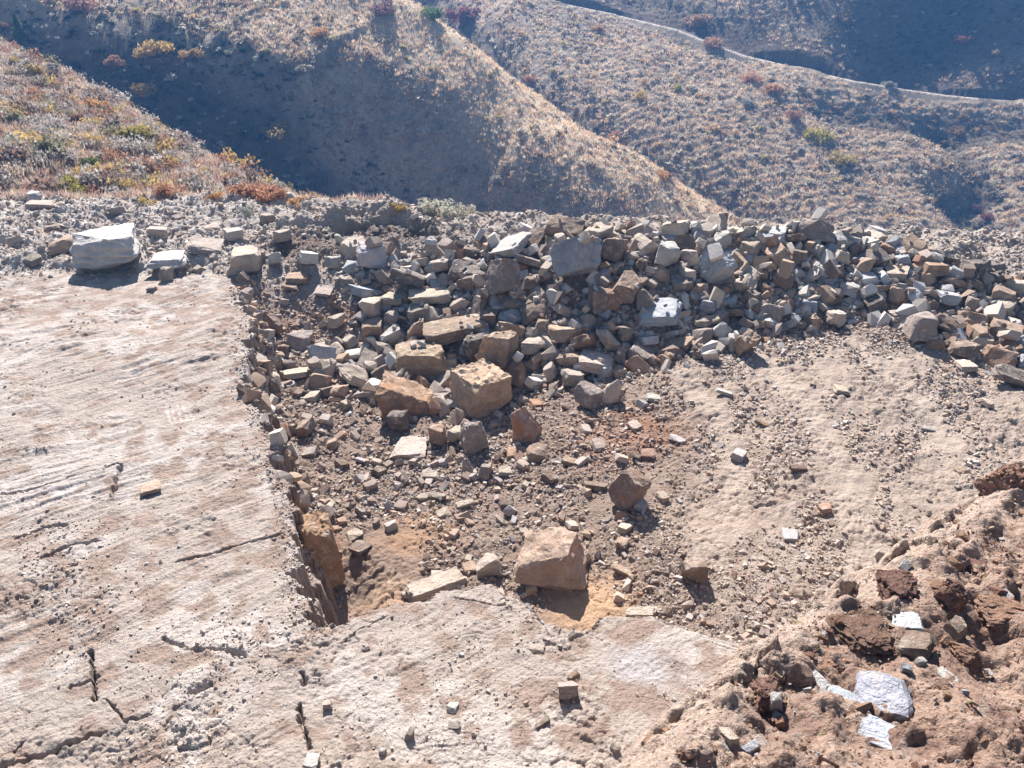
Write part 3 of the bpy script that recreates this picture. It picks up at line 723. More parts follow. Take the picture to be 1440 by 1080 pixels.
# further single stones: box, kind, colour
MORE = '''503 417 543 451 chunk p|508 445 541 477 block t|539 430 568 462 chunk g|572 422 609 455 slab g|572 447 601 478 wedge t|722 356 768 378 slab g
736 380 781 401 slab n|706 412 739 439 slab g|766 404 791 432 chunk w|919 340 956 376 chunk w|892 404 926 437 wedge g|732 468 771 499 chunk p
528 480 558 508 wedge g|928 309 972 332 slab p|1206 332 1237 352 slab w|1137 342 1162 368 block w|1120 409 1151 427 slab p|1126 420 1151 441 chunk b
982 418 1013 442 block b|997 432 1026 456 chunk g|971 444 995 462 block p|1350 414 1379 442 chunk g|1330 478 1382 503 chunk n|1247 401 1274 427 wedge t
1234 341 1264 362 wedge r|1059 375 1082 393 block t|1099 417 1117 434 block r|400 382 441 399 slab t|377 347 396 375 slab w|384 322 411 342 slab p
364 299 391 317 chunk g|360 441 381 482 slab g|362 472 395 522 slab g|389 446 408 502 slab n|346 462 364 502 slab t|402 464 442 497 chunk g
396 516 434 534 slab p|332 536 351 559 wedge n|426 549 452 567 slab p|384 574 403 622 slab g|404 577 419 612 slab n|416 586 446 615 chunk n
424 627 448 644 slab g|397 664 434 688 slab n|486 742 511 762 chunk p|489 759 524 782 slab n|612 712 636 733 chunk p|499 712 519 731 chunk g
459 616 478 632 block t|740 622 773 653 chunk t|712 627 741 651 block r|648 644 668 672 wedge g|672 645 692 672 slab g|821 676 856 691 slab n
1026 629 1051 651 slab w|1099 742 1124 764 block w|1149 706 1171 724 slab r|954 778 996 820 chunk n|864 754 886 772 chunk t|859 792 891 813 block t
1229 769 1251 791 chunk p|1109 654 1136 664 slab n|879 852 921 871 slab p|628 987 646 1004 block w|568 1022 583 1044 chunk g|630 1014 648 1027 slab g
532 1050 544 1063 chunk w|507 902 521 916 chunk p|744 904 767 921 chunk p|857 1044 873 1061 block p|453 984 468 998 chunk p|424 1058 451 1084 chunk w
797 942 816 959 chunk t|752 1012 774 1025 slab n|812 440 838 466 block g|865 457 892 480 block g|700 408 716 428 block t|1040 400 1070 430 slab g
640 385 672 410 wedge n|655 372 690 398 wedge g|603 362 636 384 slab p|612 335 640 358 chunk g|560 388 590 402 slab g|915 372 944 398 wedge t
940 385 976 410 block g|955 350 985 376 chunk p|1000 325 1030 348 chunk w|1040 335 1072 360 block p|1110 350 1136 374 slab n|1085 378 1120 408 chunk n
1150 380 1180 404 block b|1180 395 1215 420 chunk w|1165 350 1196 372 chunk p|1200 362 1232 388 wedge t|1245 372 1280 396 slab p|1290 400 1314 422 wedge n
1282 345 1312 362 slab t|1302 355 1346 370 slab n|1380 380 1412 402 wedge d|1352 385 1384 408 block n|1395 420 1430 445 slab p|1405 445 1440 468 chunk w
1300 470 1330 492 chunk r|1340 505 1376 524 slab p|1376 560 1398 574 chunk p|1292 598 1316 610 slab w|1340 655 1362 668 chunk t|1005 545 1030 558 slab w
1170 540 1196 556 block p|940 610 965 626 chunk w|1240 540 1262 554 chunk n|1060 590 1082 604 block r|470 645 492 662 block n|452 700 472 716 chunk p
520 655 545 672 slab n|590 660 618 676 block p|600 690 628 706 chunk g|640 700 668 716 slab p|700 655 722 670 block p|760 660 786 680 chunk n
790 640 816 658 slab t|830 615 856 636 block p|880 590 905 610 slab p|900 630 922 646 chunk r|890 700 912 722 slab b|905 552 930 566 block w
920 690 942 708 block p|840 725 862 740 chunk g|868 735 890 752 slab p|742 560 764 578 block r|770 535 790 553 chunk n|760 500 784 518 block t
700 700 722 714 block n|560 640 580 656 chunk d|30 355 60 375 chunk g|5 330 36 350 block w|60 315 88 330 chunk n|205 318 236 336 slab w
240 300 264 314 block p|150 290 178 303 slab p|285 312 312 328 chunk w|315 320 345 340 slab w|205 402 222 412 chunk g|270 372 290 386 block p
420 352 448 372 slab w|455 360 480 378 block w|475 385 500 404 chunk g|440 400 470 418 slab p|460 440 486 462 chunk p|440 480 468 500 slab p
470 505 500 524 chunk g|480 470 505 492 block p|445 530 470 546 slab t|475 560 498 576 chunk p|410 545 428 562 slab n|650 345 676 362 chunk n
470 328 486 346 chunk w|395 395 422 410 chunk t|1062 968 1064 969 skip x'''
MOUND = [  # stones and clods on the red bank
 ((1253, 856, 1299, 888), 'slab', 'W', -15, (0, 10), 'white flat stone bright in the sun on the red earth bank'),
 ((1262, 886, 1318, 932), 'slab', 'n', -38, (0, 22), 'grey-brown slab leaning below the white flat stone on the bank'),
 ((1322, 861, 1361, 905), 'wedge', 't', 20, (0, 0), 'orange-tan angular stone right of the white flat stone on the bank'),
 ((1160, 966, 1232, 1006), 'slab', 'B', -30, (4, 6), 'pale flat slab sticking out under the large blue-grey slab on the bank'),
 ((1194, 943, 1285, 1016), 'slab', 'b', -24, (-8, 10), 'large blue-grey flat slab with broken edges on the red bank'),
 ((1205, 1004, 1340, 1084), 'slab', 'B', -30, (0, 0), 'longest pale slab at the bottom right, below the blue-grey slab'),
 ((1234, 1024, 1264, 1044), 'wedge', 't', 0, (0, 0), 'small tan wedge on top of the longest pale slab'),
 ((1076, 964, 1101, 1001), 'chunk', 'w', 0, (0, 0), 'whitish rock set in the dark earth, left end of the bank'),
 ((1085, 998, 1104, 1016), 'chunk', 'b', 0, (0, 0), 'small bluish rock just under the whitish rock on the bank'),
 ((1008, 1022, 1041, 1052), 'chunk', 'p', 20, (0, 0), 'pale angular rock low on the left end of the bank'),
 ((1056, 1032, 1080, 1054), 'block', 'p', 10, (0, 10), 'pale block right of the pale angular rock at the bottom'),
 ((1310, 938, 1352, 968), 'slab', 'w', 25, (0, 6), 'whitish flat chip right of the large blue-grey slab'),
 ((1350, 962, 1364, 982), 'slab', 'b', 80, (0, 30), 'small bluish chip standing right of the whitish flat chip'),
 ((1382, 940, 1398, 951), 'slab', 'w', 0, (0, 0), 'tiny white chip at the right edge of the bank'),
 ((1265, 914, 1284, 952), 'slab', 'b', 70, (0, 10), 'narrow bluish stone above the large blue-grey slab'),
 ((1284, 922, 1304, 944), 'chunk', 'w', 0, (0, 0), 'whitish rock in the shadow right of the narrow bluish stone'),
 ((1325, 962, 1340, 985), 'slab', 'o', 80, (0, 10), 'small orange stone left of the small bluish chip'),
 ((1400, 826, 1428, 850), 'slab', 'w', 10, (0, 20), 'white flaky chips on the crusty block at the right edge'),
 ((1250, 985, 1270, 1000), 'chunk', 'o', 0, (0, 0), 'little orange stone lying on the large blue-grey slab'),
 ((1118, 940, 1140, 960), 'chunk', 'w', 0, (0, 0), 'whitish crumbly lump above the left dark hollow of the bank'),
]
COL['W'] = ((.62, .62, .64), .1, 'white'); COL['B'] = ((.46, .49, .54), .1, 'pale blue'); 
CLODS = [((1230, 800, 1296, 858), (.17, .10, .08), 'dark crusted clod of earth on the bank edge, upper of two'),
 ((1160, 855, 1266, 922), (.20, .125, .09), 'largest brown clod of earth, above the large blue-grey slab'),
 ((1298, 800, 1362, 862), (.25, .15, .115), 'brown crumbly clod right of the dark crusted clod'),
 ((1352, 782, 1392, 818), (.20, .11, .09), 'small dark reddish clod on top of the bank'),
 ((1356, 828, 1462, 888), (.30, .185, .13), 'wide crusty clod of earth at the right edge of the picture'),
 ((1368, 652, 1450, 722), (.30, .18, .13), 'reddish clod overhanging the bank at the upper right edge'),
 ((1052, 950, 1102, 1005), (.22, .13, .10), 'dark clod behind the whitish rock at the left end of the bank'),
 ((1130, 905, 1205, 955), (.32, .19, .13), 'rough red clod left of the large blue-grey slab'),
 ((1330, 900, 1385, 945), (.28, .17, .12), 'brown clod below the orange-tan angular stone')]
for b in BIG:
    box, kind, ck, yaw, tilt, lm, lab, seed, top = b
    mesh = hero_mesh(kind, seed * 13 + 1, .045 if kind == 'block' else .07, .04, .008, top) if seed else None
    o = fit_rock(box, kind, ck, yaw, tilt, mesh=mesh, hmax=2.2 if box[3] - box[1] > 1.3 * (box[2] - box[0]) else 1.5)
    if o is None: print('MISS', lab); continue
    ROCKS[-1]['label'] = lab; ROCKS[-1]['lm'] = lm
for rec in MORE.replace('\n', '|').split('|'):
    a = rec.split()
    if a[4] == 'skip': continue
    rnd = RIDX
    tilt = (rnd.uniform(-12, 12), rnd.uniform(-14, 14))
    if a[4] == 'slab' and int(a[2]) - int(a[0]) < (int(a[3]) - int(a[1])) * 1.0: tilt = (rnd.uniform(-75, -60), rnd.uniform(-12, 12))
    far_left = int(a[2]) < 350 and int(a[1]) < 345; ck = {'w': 'p', 'p': 'g'}.get(a[5], a[5]) if far_left else a[5]
    o = fit_rock(tuple(int(v) for v in a[:4]), 'chunk' if a[4] == 'block' and (far_left or int(a[2]) - int(a[0]) < 22) else a[4], ck, rnd.uniform(-40, 40), tilt, sink=.3 if far_left else .2 if int(a[2]) - int(a[0]) < 26 else .1)
    if o is None: print('MISS', rec)
n_near = len(ROCKS)
bank_h = lambda x, y: np.maximum(mound_h(x, y), 4.22)
for box, kind, ck, yaw, tilt, lab in MOUND:
    o = fit_rock(box, kind, ck, yaw, tilt, hf=bank_h, sink=.12, hmin=.10)
    if o is None: print('MISS', lab); continue
    ROCKS[-1]['label'] = lab
def clod(box, col, lab, seed):
    bm = rock_bm('chunk', seed * 5 + 2, (1, 1, 1), .10, .03, .02); off = Vector((seed * 7.1, 3, 1)); bm.normal_update()
    for v in bm.verts:
        p = v.co; c = (mnoise.cell(p * 7 + off) - .5) * .05 + (mnoise.cell(p * 16 + off) - .5) * .025
        v.co = p + v.normal * c
    me = bm_mesh(bm, 'clod', M_CLOD, 180); co = np.empty(len(me.vertices) * 3); me.vertices.foreach_get('co', co)
    o = fit_rock(box, 'chunk', 'n', seed * 13 % 40 - 20, (0, 0), mesh=(me, co.reshape(-1, 3)), hf=bank_h, sink=.25)
    if o is None: print('MISS', lab); return
    ROCKS.pop(); o.name = 'earth_clod'; o.color = (*[min(1, v * 1.35) for v in col], 1); o['label'] = lab; o['category'] = 'earth clod'; o['group'] = 'clods of earth on the red bank'
for k, (box, col, lab) in enumerate(CLODS): clod(box, col, lab, k + 1)

# ---- the rest of the heap: stones stacked on one another
PX0, PX1, PY0, PY1, CELL = -9.0, 21.0, 15.5, 29.0, .05
gx = np.arange(PX0, PX1, CELL); gy = np.arange(PY0, PY1, CELL)
GXX, GYY = np.meshgrid(gx, gy)
BASE = gz(GXX.ravel(), GYY.ravel()).reshape(GXX.shape); RAS = BASE.copy()
heap = (pile_h(GXX, GYY) - near_h(GXX, GYY) * 0)
def stamp(x, y, r, top):
    i0, i1 = int((y - r - PY0) / CELL), int((y + r - PY0) / CELL) + 1; j0, j1 = int((x - r - PX0) / CELL), int((x + r - PX0) / CELL) + 1
    i0, j0 = max(i0, 0), max(j0, 0)
    if i0 >= i1 or j0 >= j1: return
    sub = RAS[i0:i1, j0:j1]
    if not sub.size: return
    dd = ((GXX[i0:i1, j0:j1] - x) ** 2 + (GYY[i0:i1, j0:j1] - y) ** 2) / r ** 2
    np.copyto(sub, np.maximum(sub, np.where(dd < 1, top - .35 * dd * r, -99)))
def under(x, y, r):
    i0, i1 = int((y - r - PY0) / CELL), int((y + r - PY0) / CELL) + 1; j0, j1 = int((x - r - PX0) / CELL), int((x + r - PX0) / CELL) + 1
    sub = RAS[max(i0, 0):i1, max(j0, 0):j1]
    return (float(np.mean(sub)), float(sub.max())) if sub.size else (0, 0)
for r in ROCKS[:n_near]: stamp(r['xy'][0], r['xy'][1], r['r'] * .85, r['top'])
HK = random.Random(11)
def in_heap(x, y):
    d, par, sg = seg_dist(np.array([x]), np.array([y]), CR)
    hz = vals(par, CRZ)[0]; s = -1 if sg[0] < 0 else 1
    return d[0], s, hz, par[0]
_s = seg_dist(np.array([5.0]), np.array([15.0]), CR)[2][0]    # sign on the camera side
TOE = [at(*p, -.3) for p in ((330, 400), (400, 470), (430, 520), (520, 520), (640, 520), (760, 500), (870, 500), (960, 490), (1000, 492), (1060, 470), (1200, 452), (1270, 470), (1330, 490), (1440, 550), (1600, 640))]
tx = [p[0] for p in TOE]; ty = [p[1] for p in TOE]
cxs = [p[0] for p in CR]; cys = [p[1] for p in CR]
def heap_sample():
    "a point on the visible flank of the heap"
    while True:
        u = HK.random(); x = HK.uniform(-5.2, 19)
        yt = np.interp(x, tx, ty); yc = np.interp(x, [-7, -4.5] + cxs, [24, 23.5] + cys) + .5
        y = yt + (yc - yt) * HK.random() ** .85
        if x < -3.5 and HK.random() < .4: continue
        return x, y, (y - yt) / (yc - yt)
N_HEAP = 425 - len(ROCKS)
print('single rocks', len(ROCKS), 'heap to add', N_HEAP)
placed = [(r['xy'][0], r['xy'][1], r['r']) for r in ROCKS[:n_near]]
sizes = sorted([max(.38, min(1.15, HK.lognormvariate(math.log(.64), .27))) for _ in range(max(0, N_HEAP))], reverse=True)
for s in sizes:
    best = None
    for _ in range(40):
        x, y, f = heap_sample()
        if f < .12 and s > .5: continue
        gap = min(math.hypot(x - a, y - b) - c * .8 for a, b, c in placed)
        if best is None or gap > best[0]: best = (gap, x, y)
    gap, x, y = best
    kind = HK.choices(('block', 'slab', 'wedge', 'chunk'), (3, 6, 3, 2))[0]
    ck = HK.choices('wbgptrnd', (1.2, .9, 2.6, 3.2, 2.8, 1.1, 2.0, .4))[0]
    me, co = HK.choice(POOL[kind])
    S = np.array([s, s * HK.uniform(.55, .9), s * (HK.uniform(.22, .4) if kind == 'slab' else HK.uniform(.45, .8))])
    rot = (HK.gauss(-14, 22), HK.gauss(0, 22), HK.uniform(0, 360))
    M = rotm(*rot); V = (co * S) @ M.T
    mean, mx = under(x, y, s * .35)
    z = mean - V[:, 2].min() - .30 * (V[:, 2].max() - V[:, 2].min())
    o = link(bpy.data.objects.new(NAMES[kind], me)); o.location = (x, y, z); o.scale = S; o.rotation_euler = Euler(tuple(R(a) for a in rot))
    c, st, word = COL[ck]; k = HK.uniform(.85, 1.12)
    o.color = (c[0] * k, c[1] * k, c[2] * k, st)
    placed.append((x, y, s * .45)); stamp(x, y, s * .42, z + V[:, 2].max() * .9)
    P = V + (x, y, z); qx, qy, dp = proj(P[:, 0], P[:, 1], P[:, 2])
    ROCKS.append(dict(o=o, px=float((qx.max() + qx.min()) / 2), py=float((qy.max() + qy.min()) / 2), w=float(qx.max() - qx.min()), h=float(qy.max() - qy.min()),
                      cw=word, kind=kind, label=None, lm=None, xy=(x, y), r=s / 2, top=0))

# ---- words for every stone that has none yet
LM = [r for r in ROCKS if r['lm']]
SH = {'block': ('squared rock', 'small squared rock', 'big squared rock'), 'slab': ('slab', 'small slab', 'broad slab'),
      'wedge': ('rock wedge', 'small wedge', 'big wedge'), 'chunk': ('angular rock', 'small angular rock', 'big angular rock')}
ORD = ['', 'second ', 'third ', 'fourth ', 'fifth ', 'sixth ', 'seventh ', 'eighth ', 'ninth ', 'tenth ', 'eleventh ', 'twelfth ', 'thirteenth ', 'fourteenth ', 'fifteenth ', 'sixteenth ']
keys = {}
for r in ROCKS:
    if r['label']: continue
    best = min(LM, key=lambda l: math.hypot(l['px'] - r['px'], (l['py'] - r['py']) * 1.3))
    dx, dy = r['px'] - best['px'], r['py'] - best['py']
    a = math.degrees(math.atan2(-dy, dx)) % 360
    where = ('right of', 'up and right of', 'above', 'up and left of', 'left of', 'down and left of', 'below', 'down and right of')[int((a + 22.5) // 45) % 8]
    sz = SH[r['kind']][1 if r['w'] < 24 else 2 if r['w'] > 42 else 0]
    key = (r['cw'], sz, where, best['lm']); keys.setdefault(key, []).append((math.hypot(dx, dy), r))
for (cw, sz, where, lm), lst in keys.items():
    lst.sort(key=lambda t: t[0])
    for k, (d, r) in enumerate(lst):
        if len(lst) == 1: r['label'] = f'{cw} {sz} {where} {lm}'
        else: r['label'] = f'{cw} {sz} {(ORD[k] if k else "first ")}nearest {where} {lm}'.replace('first nearest', 'nearest')
for r in ROCKS:
    o = r['o']; o['label'] = r['label']; o['kind'] = 'thing'
    o['category'] = 'boulder' if r['w'] > 48 else 'rock slab' if r['kind'] == 'slab' else 'rock'
    o['group'] = ('quarry boulders' if r['w'] > 48 else 'loose rocks of the heap and quarry floor')
    if r['w'] > 48: o.name = 'boulder'

# ------------------------------------------------------------------ gravel and rubble too many to count
def stone_templates(n=8, seed=9):
    out = []; rnd = random.Random(seed)
    for k in range(n):
        bm = bmesh.new()
        for q in hull_points(rnd.choice(('block', 'slab', 'wedge', 'chunk')), rnd): bm.verts.new((q.x, q.y, q.z))
        bmesh.ops.convex_hull(bm, input=bm.verts[:])
        bmesh.ops.delete(bm, geom=[v for v in bm.verts if not v.link_faces], context='VERTS')
        bmesh.ops.triangulate(bm, faces=bm.faces[:]); bm.verts.index_update()
        out.append((np.array([v.co[:] for v in bm.verts]), np.array([[v.index for v in f.verts] for f in bm.faces]))); bm.free()
    return out
TPL = stone_templates()
def scatter_stones(name, x, y, z, s, col, label, mat, rs, flat=(.22, .75), tilt=22):
    n = len(x); which = rs.integers(0, len(TPL), n)
    CO, FA, CL = [], [], []; base = 0
    for k, (tv, tf) in enumerate(TPL):
        idx = np.where(which == k)[0]
        if not len(idx): continue
        m = len(idx); sc = np.stack([s[idx], s[idx] * rs.uniform(.5, .9, m), s[idx] * rs.uniform(*flat, m)], -1)
        V = tv[None] * sc[:, None, :]
        a = rs.uniform(0, 6.283, m); b = np.radians(rs.normal(0, tilt, m)); c = np.radians(rs.normal(0, tilt, m))
        for ang, (i, j) in ((b, (1, 2)), (c, (0, 2)), (a, (0, 1))):
            ca, sa = np.cos(ang)[:, None], np.sin(ang)[:, None]
            vi, vj = V[..., i] * ca - V[..., j] * sa, V[..., i] * sa + V[..., j] * ca
            V[..., i] = vi; V[..., j] = vj
        V = V + np.stack([x[idx], y[idx], z[idx] + .18 * s[idx]], -1)[:, None, :]
        CO.append(V.reshape(-1, 3)); nv = len(tv)
        FA.append((tf[None] + (np.arange(m) * nv)[:, None, None]).reshape(-1, 3) + base); base += m * nv
        CL.append(np.repeat(col[idx], nv, 0))
    me = fast_mesh(name, np.concatenate(CO), np.concatenate(FA), mat, False, {'tint': np.concatenate(CL)})
    o = link(bpy.data.objects.new(name, me)); o['kind'] = 'stuff'; o['label'] = label; o['category'] = name.replace('_', ' ')
    return o
STONE_COLS = np.array([(.48, .445, .41), (.34, .345, .355), (.30, .25, .22), (.41, .36, .305), (.34, .255, .19), (.29, .18, .125), (.20, .155, .13)])
def stone_cols(n, rs, p=(.16, .14, .22, .22, .13, .05, .08)):
    c = STONE_COLS[rs.choice(7, n, p=p)] * rs.uniform(.85, 1.15, (n, 1)); return c
rs = np.random.default_rng(4)
# rubble filling the heap between the single stones
x, y = [], []
while len(x) < 8000:
    a, b, f = heap_sample()
    x.append(a); y.append(b - (HK.random() < .35) * HK.uniform(0, .8))
x = np.array(x); y = np.array(y)
s = np.clip(.095 * rs.random(len(x)) ** (-1 / 2.0), .095, .46)
ii = np.clip(((y - PY0) / CELL).astype(int), 0, RAS.shape[0] - 1); jj = np.clip(((x - PX0) / CELL).astype(int), 0, RAS.shape[1] - 1)
lift = RAS[ii, jj] - BASE[ii, jj]; keep = (lift < .22) | (rs.random(len(x)) < .07)
x, y, s, ii, jj = x[keep], y[keep], s[keep], ii[keep], jj[keep]
scatter_stones('rubble', x, y, RAS[ii, jj], s, stone_cols(len(x), rs), 'small broken rubble filling the gaps of the heap', M_GRAVEL, rs, (.22, .8), 38)
n = 700; y = rs.uniform(11.4, 22, n); x = np.interp(y, ex_y, ex_x) + np.abs(rs.normal(0, .33, n)) + .02; s = np.clip(.08 * rs.random(n) ** (-1 / 2.0), .08, .34)
scatter_stones('wall_debris', x, y, gz(x, y), s, stone_cols(n, rs, (.06, .06, .26, .22, .22, .08, .10)), 'broken pieces lodged along the face of the pit wall', M_GRAVEL, rs, (.3, .9), 40)
# gravel over floor, bench and rim
def gravel_density(x, y):
    m = pit_mask(x, y); back = ss((y - 21.6) / 1.0)
    d = .004 + .05 * ss(fbm(x, y, 1.2, 3, 501) * 1.5 - .3) + 0 * x
    d = d + back * (.42 + .4 * fbm(x, y, 1.0, 3, 503)); d = d - .35 * ss((pile_h(x, y) + .05) / .3)
    left = ss((5.5 - x) / 3.5)
    de, _, _ = seg_dist(x, y, EDGE); d = d + .45 * np.exp(-(de / .22) ** 2)
    d = d + m * (left * (.42 + .5 * fbm(x, y, 1.3, 3, 505)) + (1 - left) * (.26 + .6 * fbm(x * .835 - y * .55, (x * .55 + y * .835) * .25, .8, 3, 507)))
    d = d + m * .5 * ss((y - 16.5) / 2) 
    for tr, wd in TRACKS:
        dt, _, _ = seg_dist(x, y, tr); d = d - .6 * np.exp(-(dt / wd) ** 4)
    for px, py, r, k, zz in ((600, 690, 1.5, .5, -1.3), (540, 750, .8, -.9, -1.2), (835, 850, .8, -.9, -1), (540, 830, .75, -1.2, -1.3), (760, 740, .8, -.3, -1.2), (1000, 730, .8, -.4, -.7), (780, 870, .5, .5, -.3),
                          (960, 800, 1.0, .35, -.6), (90, 880, .8, .3, 0), (60, 780, .9, .35, 0), (330, 915, .8, .3, 0), (250, 1050, .6, .3, 0), (640, 960, 1.0, .15, 0)):
        cx, cy = at(px, py, zz); d = d + k * (.6 if zz == 0 else 1) * np.exp(-((x - cx) ** 2 + (y - cy) ** 2) / r ** 2)
    return np.clip(d, 0, 1)
n = 270000
u = rs.uniform(-1, 1, n); y = 5.2 * np.exp(rs.uniform(0, math.log(30.5 / 5.2), n)); x = u * (y * .74 + .8)
k = rs.random(n) < gravel_density(x, y); x, y = x[k], y[k]
s = np.clip(.0021 * y * rs.random(len(x)) ** (-1 / 2.5), .012, .019 * y * 1.0); s = np.minimum(s, np.where((x > 2.5 + rs.normal(0, .8, len(x))), .11, .24))
s = np.where((y > 22) & (x < -4), np.minimum(s * .75, .17), s); pm = pit_mask(x, y); s = np.where((y < 21.5) & (pm < .4), np.minimum(s, .06) * .9, s)
col = stone_cols(len(x), rs, (.12, .08, .18, .26, .20, .06, .10)); gt = ground_tint(x, y); col = col * .6 + gt * .45
print('gravel', len(x))
scatter_stones('gravel', x, y, gz(x, y), s, col, 'loose gravel and stone chips strewn over the quarry floor', M_GRAVEL, rs)
# crumbs on the red bank
n = 60000; x = rs.uniform(-.5, 8, n); y = rs.uniform(-.5, 8, n); d, par, sg = seg_dist(x, y, MEDGE)
k = (MSIDE * sg > 0) & (rs.random(n) < .25 + .6 * ss(fbm(x, y, .6, 2, 601) * 2)); x, y = x[k], y[k]
s = np.clip(.009 * rs.random(len(x)) ** (-1 / 2.1), .009, .10)
cc = np.array([(.40, .25, .17), (.30, .17, .12), (.66, .64, .62), (.55, .42, .28), (.50, .50, .54)])[rs.choice(5, len(x), p=(.40, .30, .11, .11, .08))]
scatter_stones('earth_crumbs', x, y, mound_h(x, y) + .01, s, cc, 'crumbs of red earth and pale chips lying on the bank', M_EARTH, rs)
# ------------------------------------------------------------------ plants on the hills
def leaf_material(name, use_object):
    t = NT(name)
    if use_object: c = t.n('ShaderNodeObjectInfo').outputs['Color']
    else: c = t.n('ShaderNodeAttribute', attribute_name='tint').outputs['Color']
    n1 = t.noise(3.0, 3, .7, t.pos()); c = t.mix(.6, c, t.ramp(n1, [(.3, .3), (.5, .5), (.7, .72)]), 'OVERLAY')
    d = t.n('ShaderNodeBsdfDiffuse'); tr = t.n('ShaderNodeBsdfTranslucent'); mx = t.n('ShaderNodeMixShader'); mx.inputs[0].default_value = .42
    t.l(c, d.inputs[0]); t.l(c, tr.inputs[0]); t.l(d.outputs[0], mx.inputs[1]); t.l(tr.outputs[0], mx.inputs[2])
    out = [x for x in t.t.nodes if x.type == 'OUTPUT_MATERIAL'][0]; t.l(mx.outputs[0], out.inputs['Surface']); t.t.nodes.remove(t.b)
    return t.m
M_LEAF = leaf_material('leaves', True); M_COVER = leaf_material('dry_cover', False)
tb = NT('bark'); tb.b.inputs['Base Color'].default_value = (.12, .09, .07, 1); M_BARK = tb.m

def leaf_cloud(n, size, rs, squash=.7, lumps=7, up=.5):
    "n small leaf triangles filling an uneven bush of radius 1"
    lc = rs.normal(0, .34, (lumps, 3)); lc[:, 2] = np.abs(lc[:, 2]) * .8 + .15; lr = rs.uniform(.28, .55, lumps)
    w = rs.integers(0, lumps, n); d = rs.normal(0, 1, (n, 3)); d /= np.linalg.norm(d, axis=1)[:, None]
    c = lc[w] + d * (lr[w] * rs.uniform(.55, 1.05, n))[:, None]; c[:, 2] = np.abs(c[:, 2]) * squash
    a = rs.normal(0, 1, (n, 3)); a[:, 2] += up; a /= np.linalg.norm(a, axis=1)[:, None]
    b = np.cross(a, rs.normal(0, 1, (n, 3))); b /= np.linalg.norm(b, axis=1)[:, None]
    s = (size * rs.uniform(.6, 1.4, n))[:, None]
    V = np.stack([c - b * s * .45, c + b * s * .45, c + a * s], 1).reshape(-1, 3)
    return V, np.arange(n * 3).reshape(-1, 3)
rv = np.random.default_rng(21)
def multi(name, tpls, x, y, z, s, col, mat, rs, label, hs=(.8, 1.2), cat=None, jitter=.18):
    n = len(x); which = rs.integers(0, len(tpls), n); CO, FA, CL = [], [], []; base = 0
    for k, (tv, tf) in enumerate(tpls):
        i = np.where(which == k)[0]; m = len(i)
        if not m: continue
        a = rs.uniform(0, 6.283, m); ca, sa = np.cos(a)[:, None], np.sin(a)[:, None]
        X = tv[None, :, 0] * ca - tv[None, :, 1] * sa; Y = tv[None, :, 0] * sa + tv[None, :, 1] * ca
        Z = np.repeat(tv[None, :, 2], m, 0) * rs.uniform(*hs, m)[:, None]
        V = np.stack([X, Y, Z], -1) * s[i][:, None, None] + np.stack([x[i], y[i], z[i]], -1)[:, None, :]
        nv = len(tv); CO.append(V.reshape(-1, 3)); FA.append((tf[None] + (np.arange(m) * nv)[:, None, None]).reshape(-1, 3) + base); base += m * nv
        C = np.repeat(col[i], nv, 0); j = np.repeat(rs.uniform(1 - jitter, 1 + jitter, len(C) // 3), 3)[:, None] if len(C) % 3 == 0 else 1
        CL.append(C * j)
    me = fast_mesh(name, np.concatenate(CO), np.concatenate(FA), mat, False, {'tint': np.clip(np.concatenate(CL), 0, 1)})
    o = link(bpy.data.objects.new(name, me)); o['kind'] = 'stuff'; o['label'] = label; o['category'] = cat or name.replace('_', ' ')
    return o
def surf_z(x, y): return far_h(x, y)
def in_sight(x, y, z, steps=48):
    t = np.linspace(.12, .985, steps)[None, :]
    X = x[:, None] * t; Y = y[:, None] * t; Z = CAMH + (z[:, None] - CAMH) * t
    return (land(X.ravel(), Y.ravel()).reshape(X.shape) < Z + .05).all(1)
def region(x, y, z):
    B = (spur_b(x, y) >= z - .4) & (y < 120)
    A = (spur_a(x, y) >= z - .3) & ~B
    d, par, sg = seg_dist(x, y, CRESTA)
    return A, B, d, sg
SHRUB = [leaf_cloud(34, .46, rv, .75, 6) for _ in range(6)]
SHRUB_NEAR = [leaf_cloud(170, .17, rv, .75, 9) for _ in range(5)]
def grass_tuft(n, h, w, rs):
    c = rs.normal(0, .35, (n, 3)); c[:, 2] = 0; tip = c + rs.normal(0, .3, (n, 3)); tip[:, 2] = h * rs.uniform(.6, 1.2, n)
    b = rs.normal(0, 1, (n, 3)); b[:, 2] = 0; b /= np.linalg.norm(b, axis=1)[:, None]
    return np.stack([c - b * w, c + b * w, tip], 1).reshape(-1, 3), np.arange(n * 3).reshape(-1, 3)
TUFT = [grass_tuft(9, 1.0, .09, rv) for _ in range(5)]
# sagebrush and brush on the far hills, slope shade painted into some colours
n = 60000
y = 60 * np.exp(rv.uniform(0, math.log(205 / 60), n)); x = rv.uniform(-.82, .78, n) * y
z = surf_z(x, y); A, B, dcr, sg = region(x, y, z)
dr, _, rsg = seg_dist(x, y, ROADW); dr = np.where((rsg > 0) & (dr < 6.5), 0, dr)
dens = .5 + .45 * fbm(x, y, 9, 3, 701)
front = A & (sg < 0)
dens = np.where(A & (dcr < np.interp(x, [-60, 0, 25], [14, 12, 9])), dens * .3, dens); dens = np.where(front & (dcr > 22), dens * .8, dens)
ok = (rv.random(n) < dens) & (dr > 3.4) & ~B
x, y, z, A, dcr, sg = x[ok], y[ok], z[ok], A[ok], dcr[ok], sg[ok]
s = np.clip(rv.lognormal(math.log(.42), .32, len(x)), .22, 1.1) * (y / 120) ** .25
pal = np.array([(.46, .42, .35), (.60, .55, .46), (.32, .27, .21), (.40, .29, .21), (.60, .43, .26), (.50, .44, .22)])
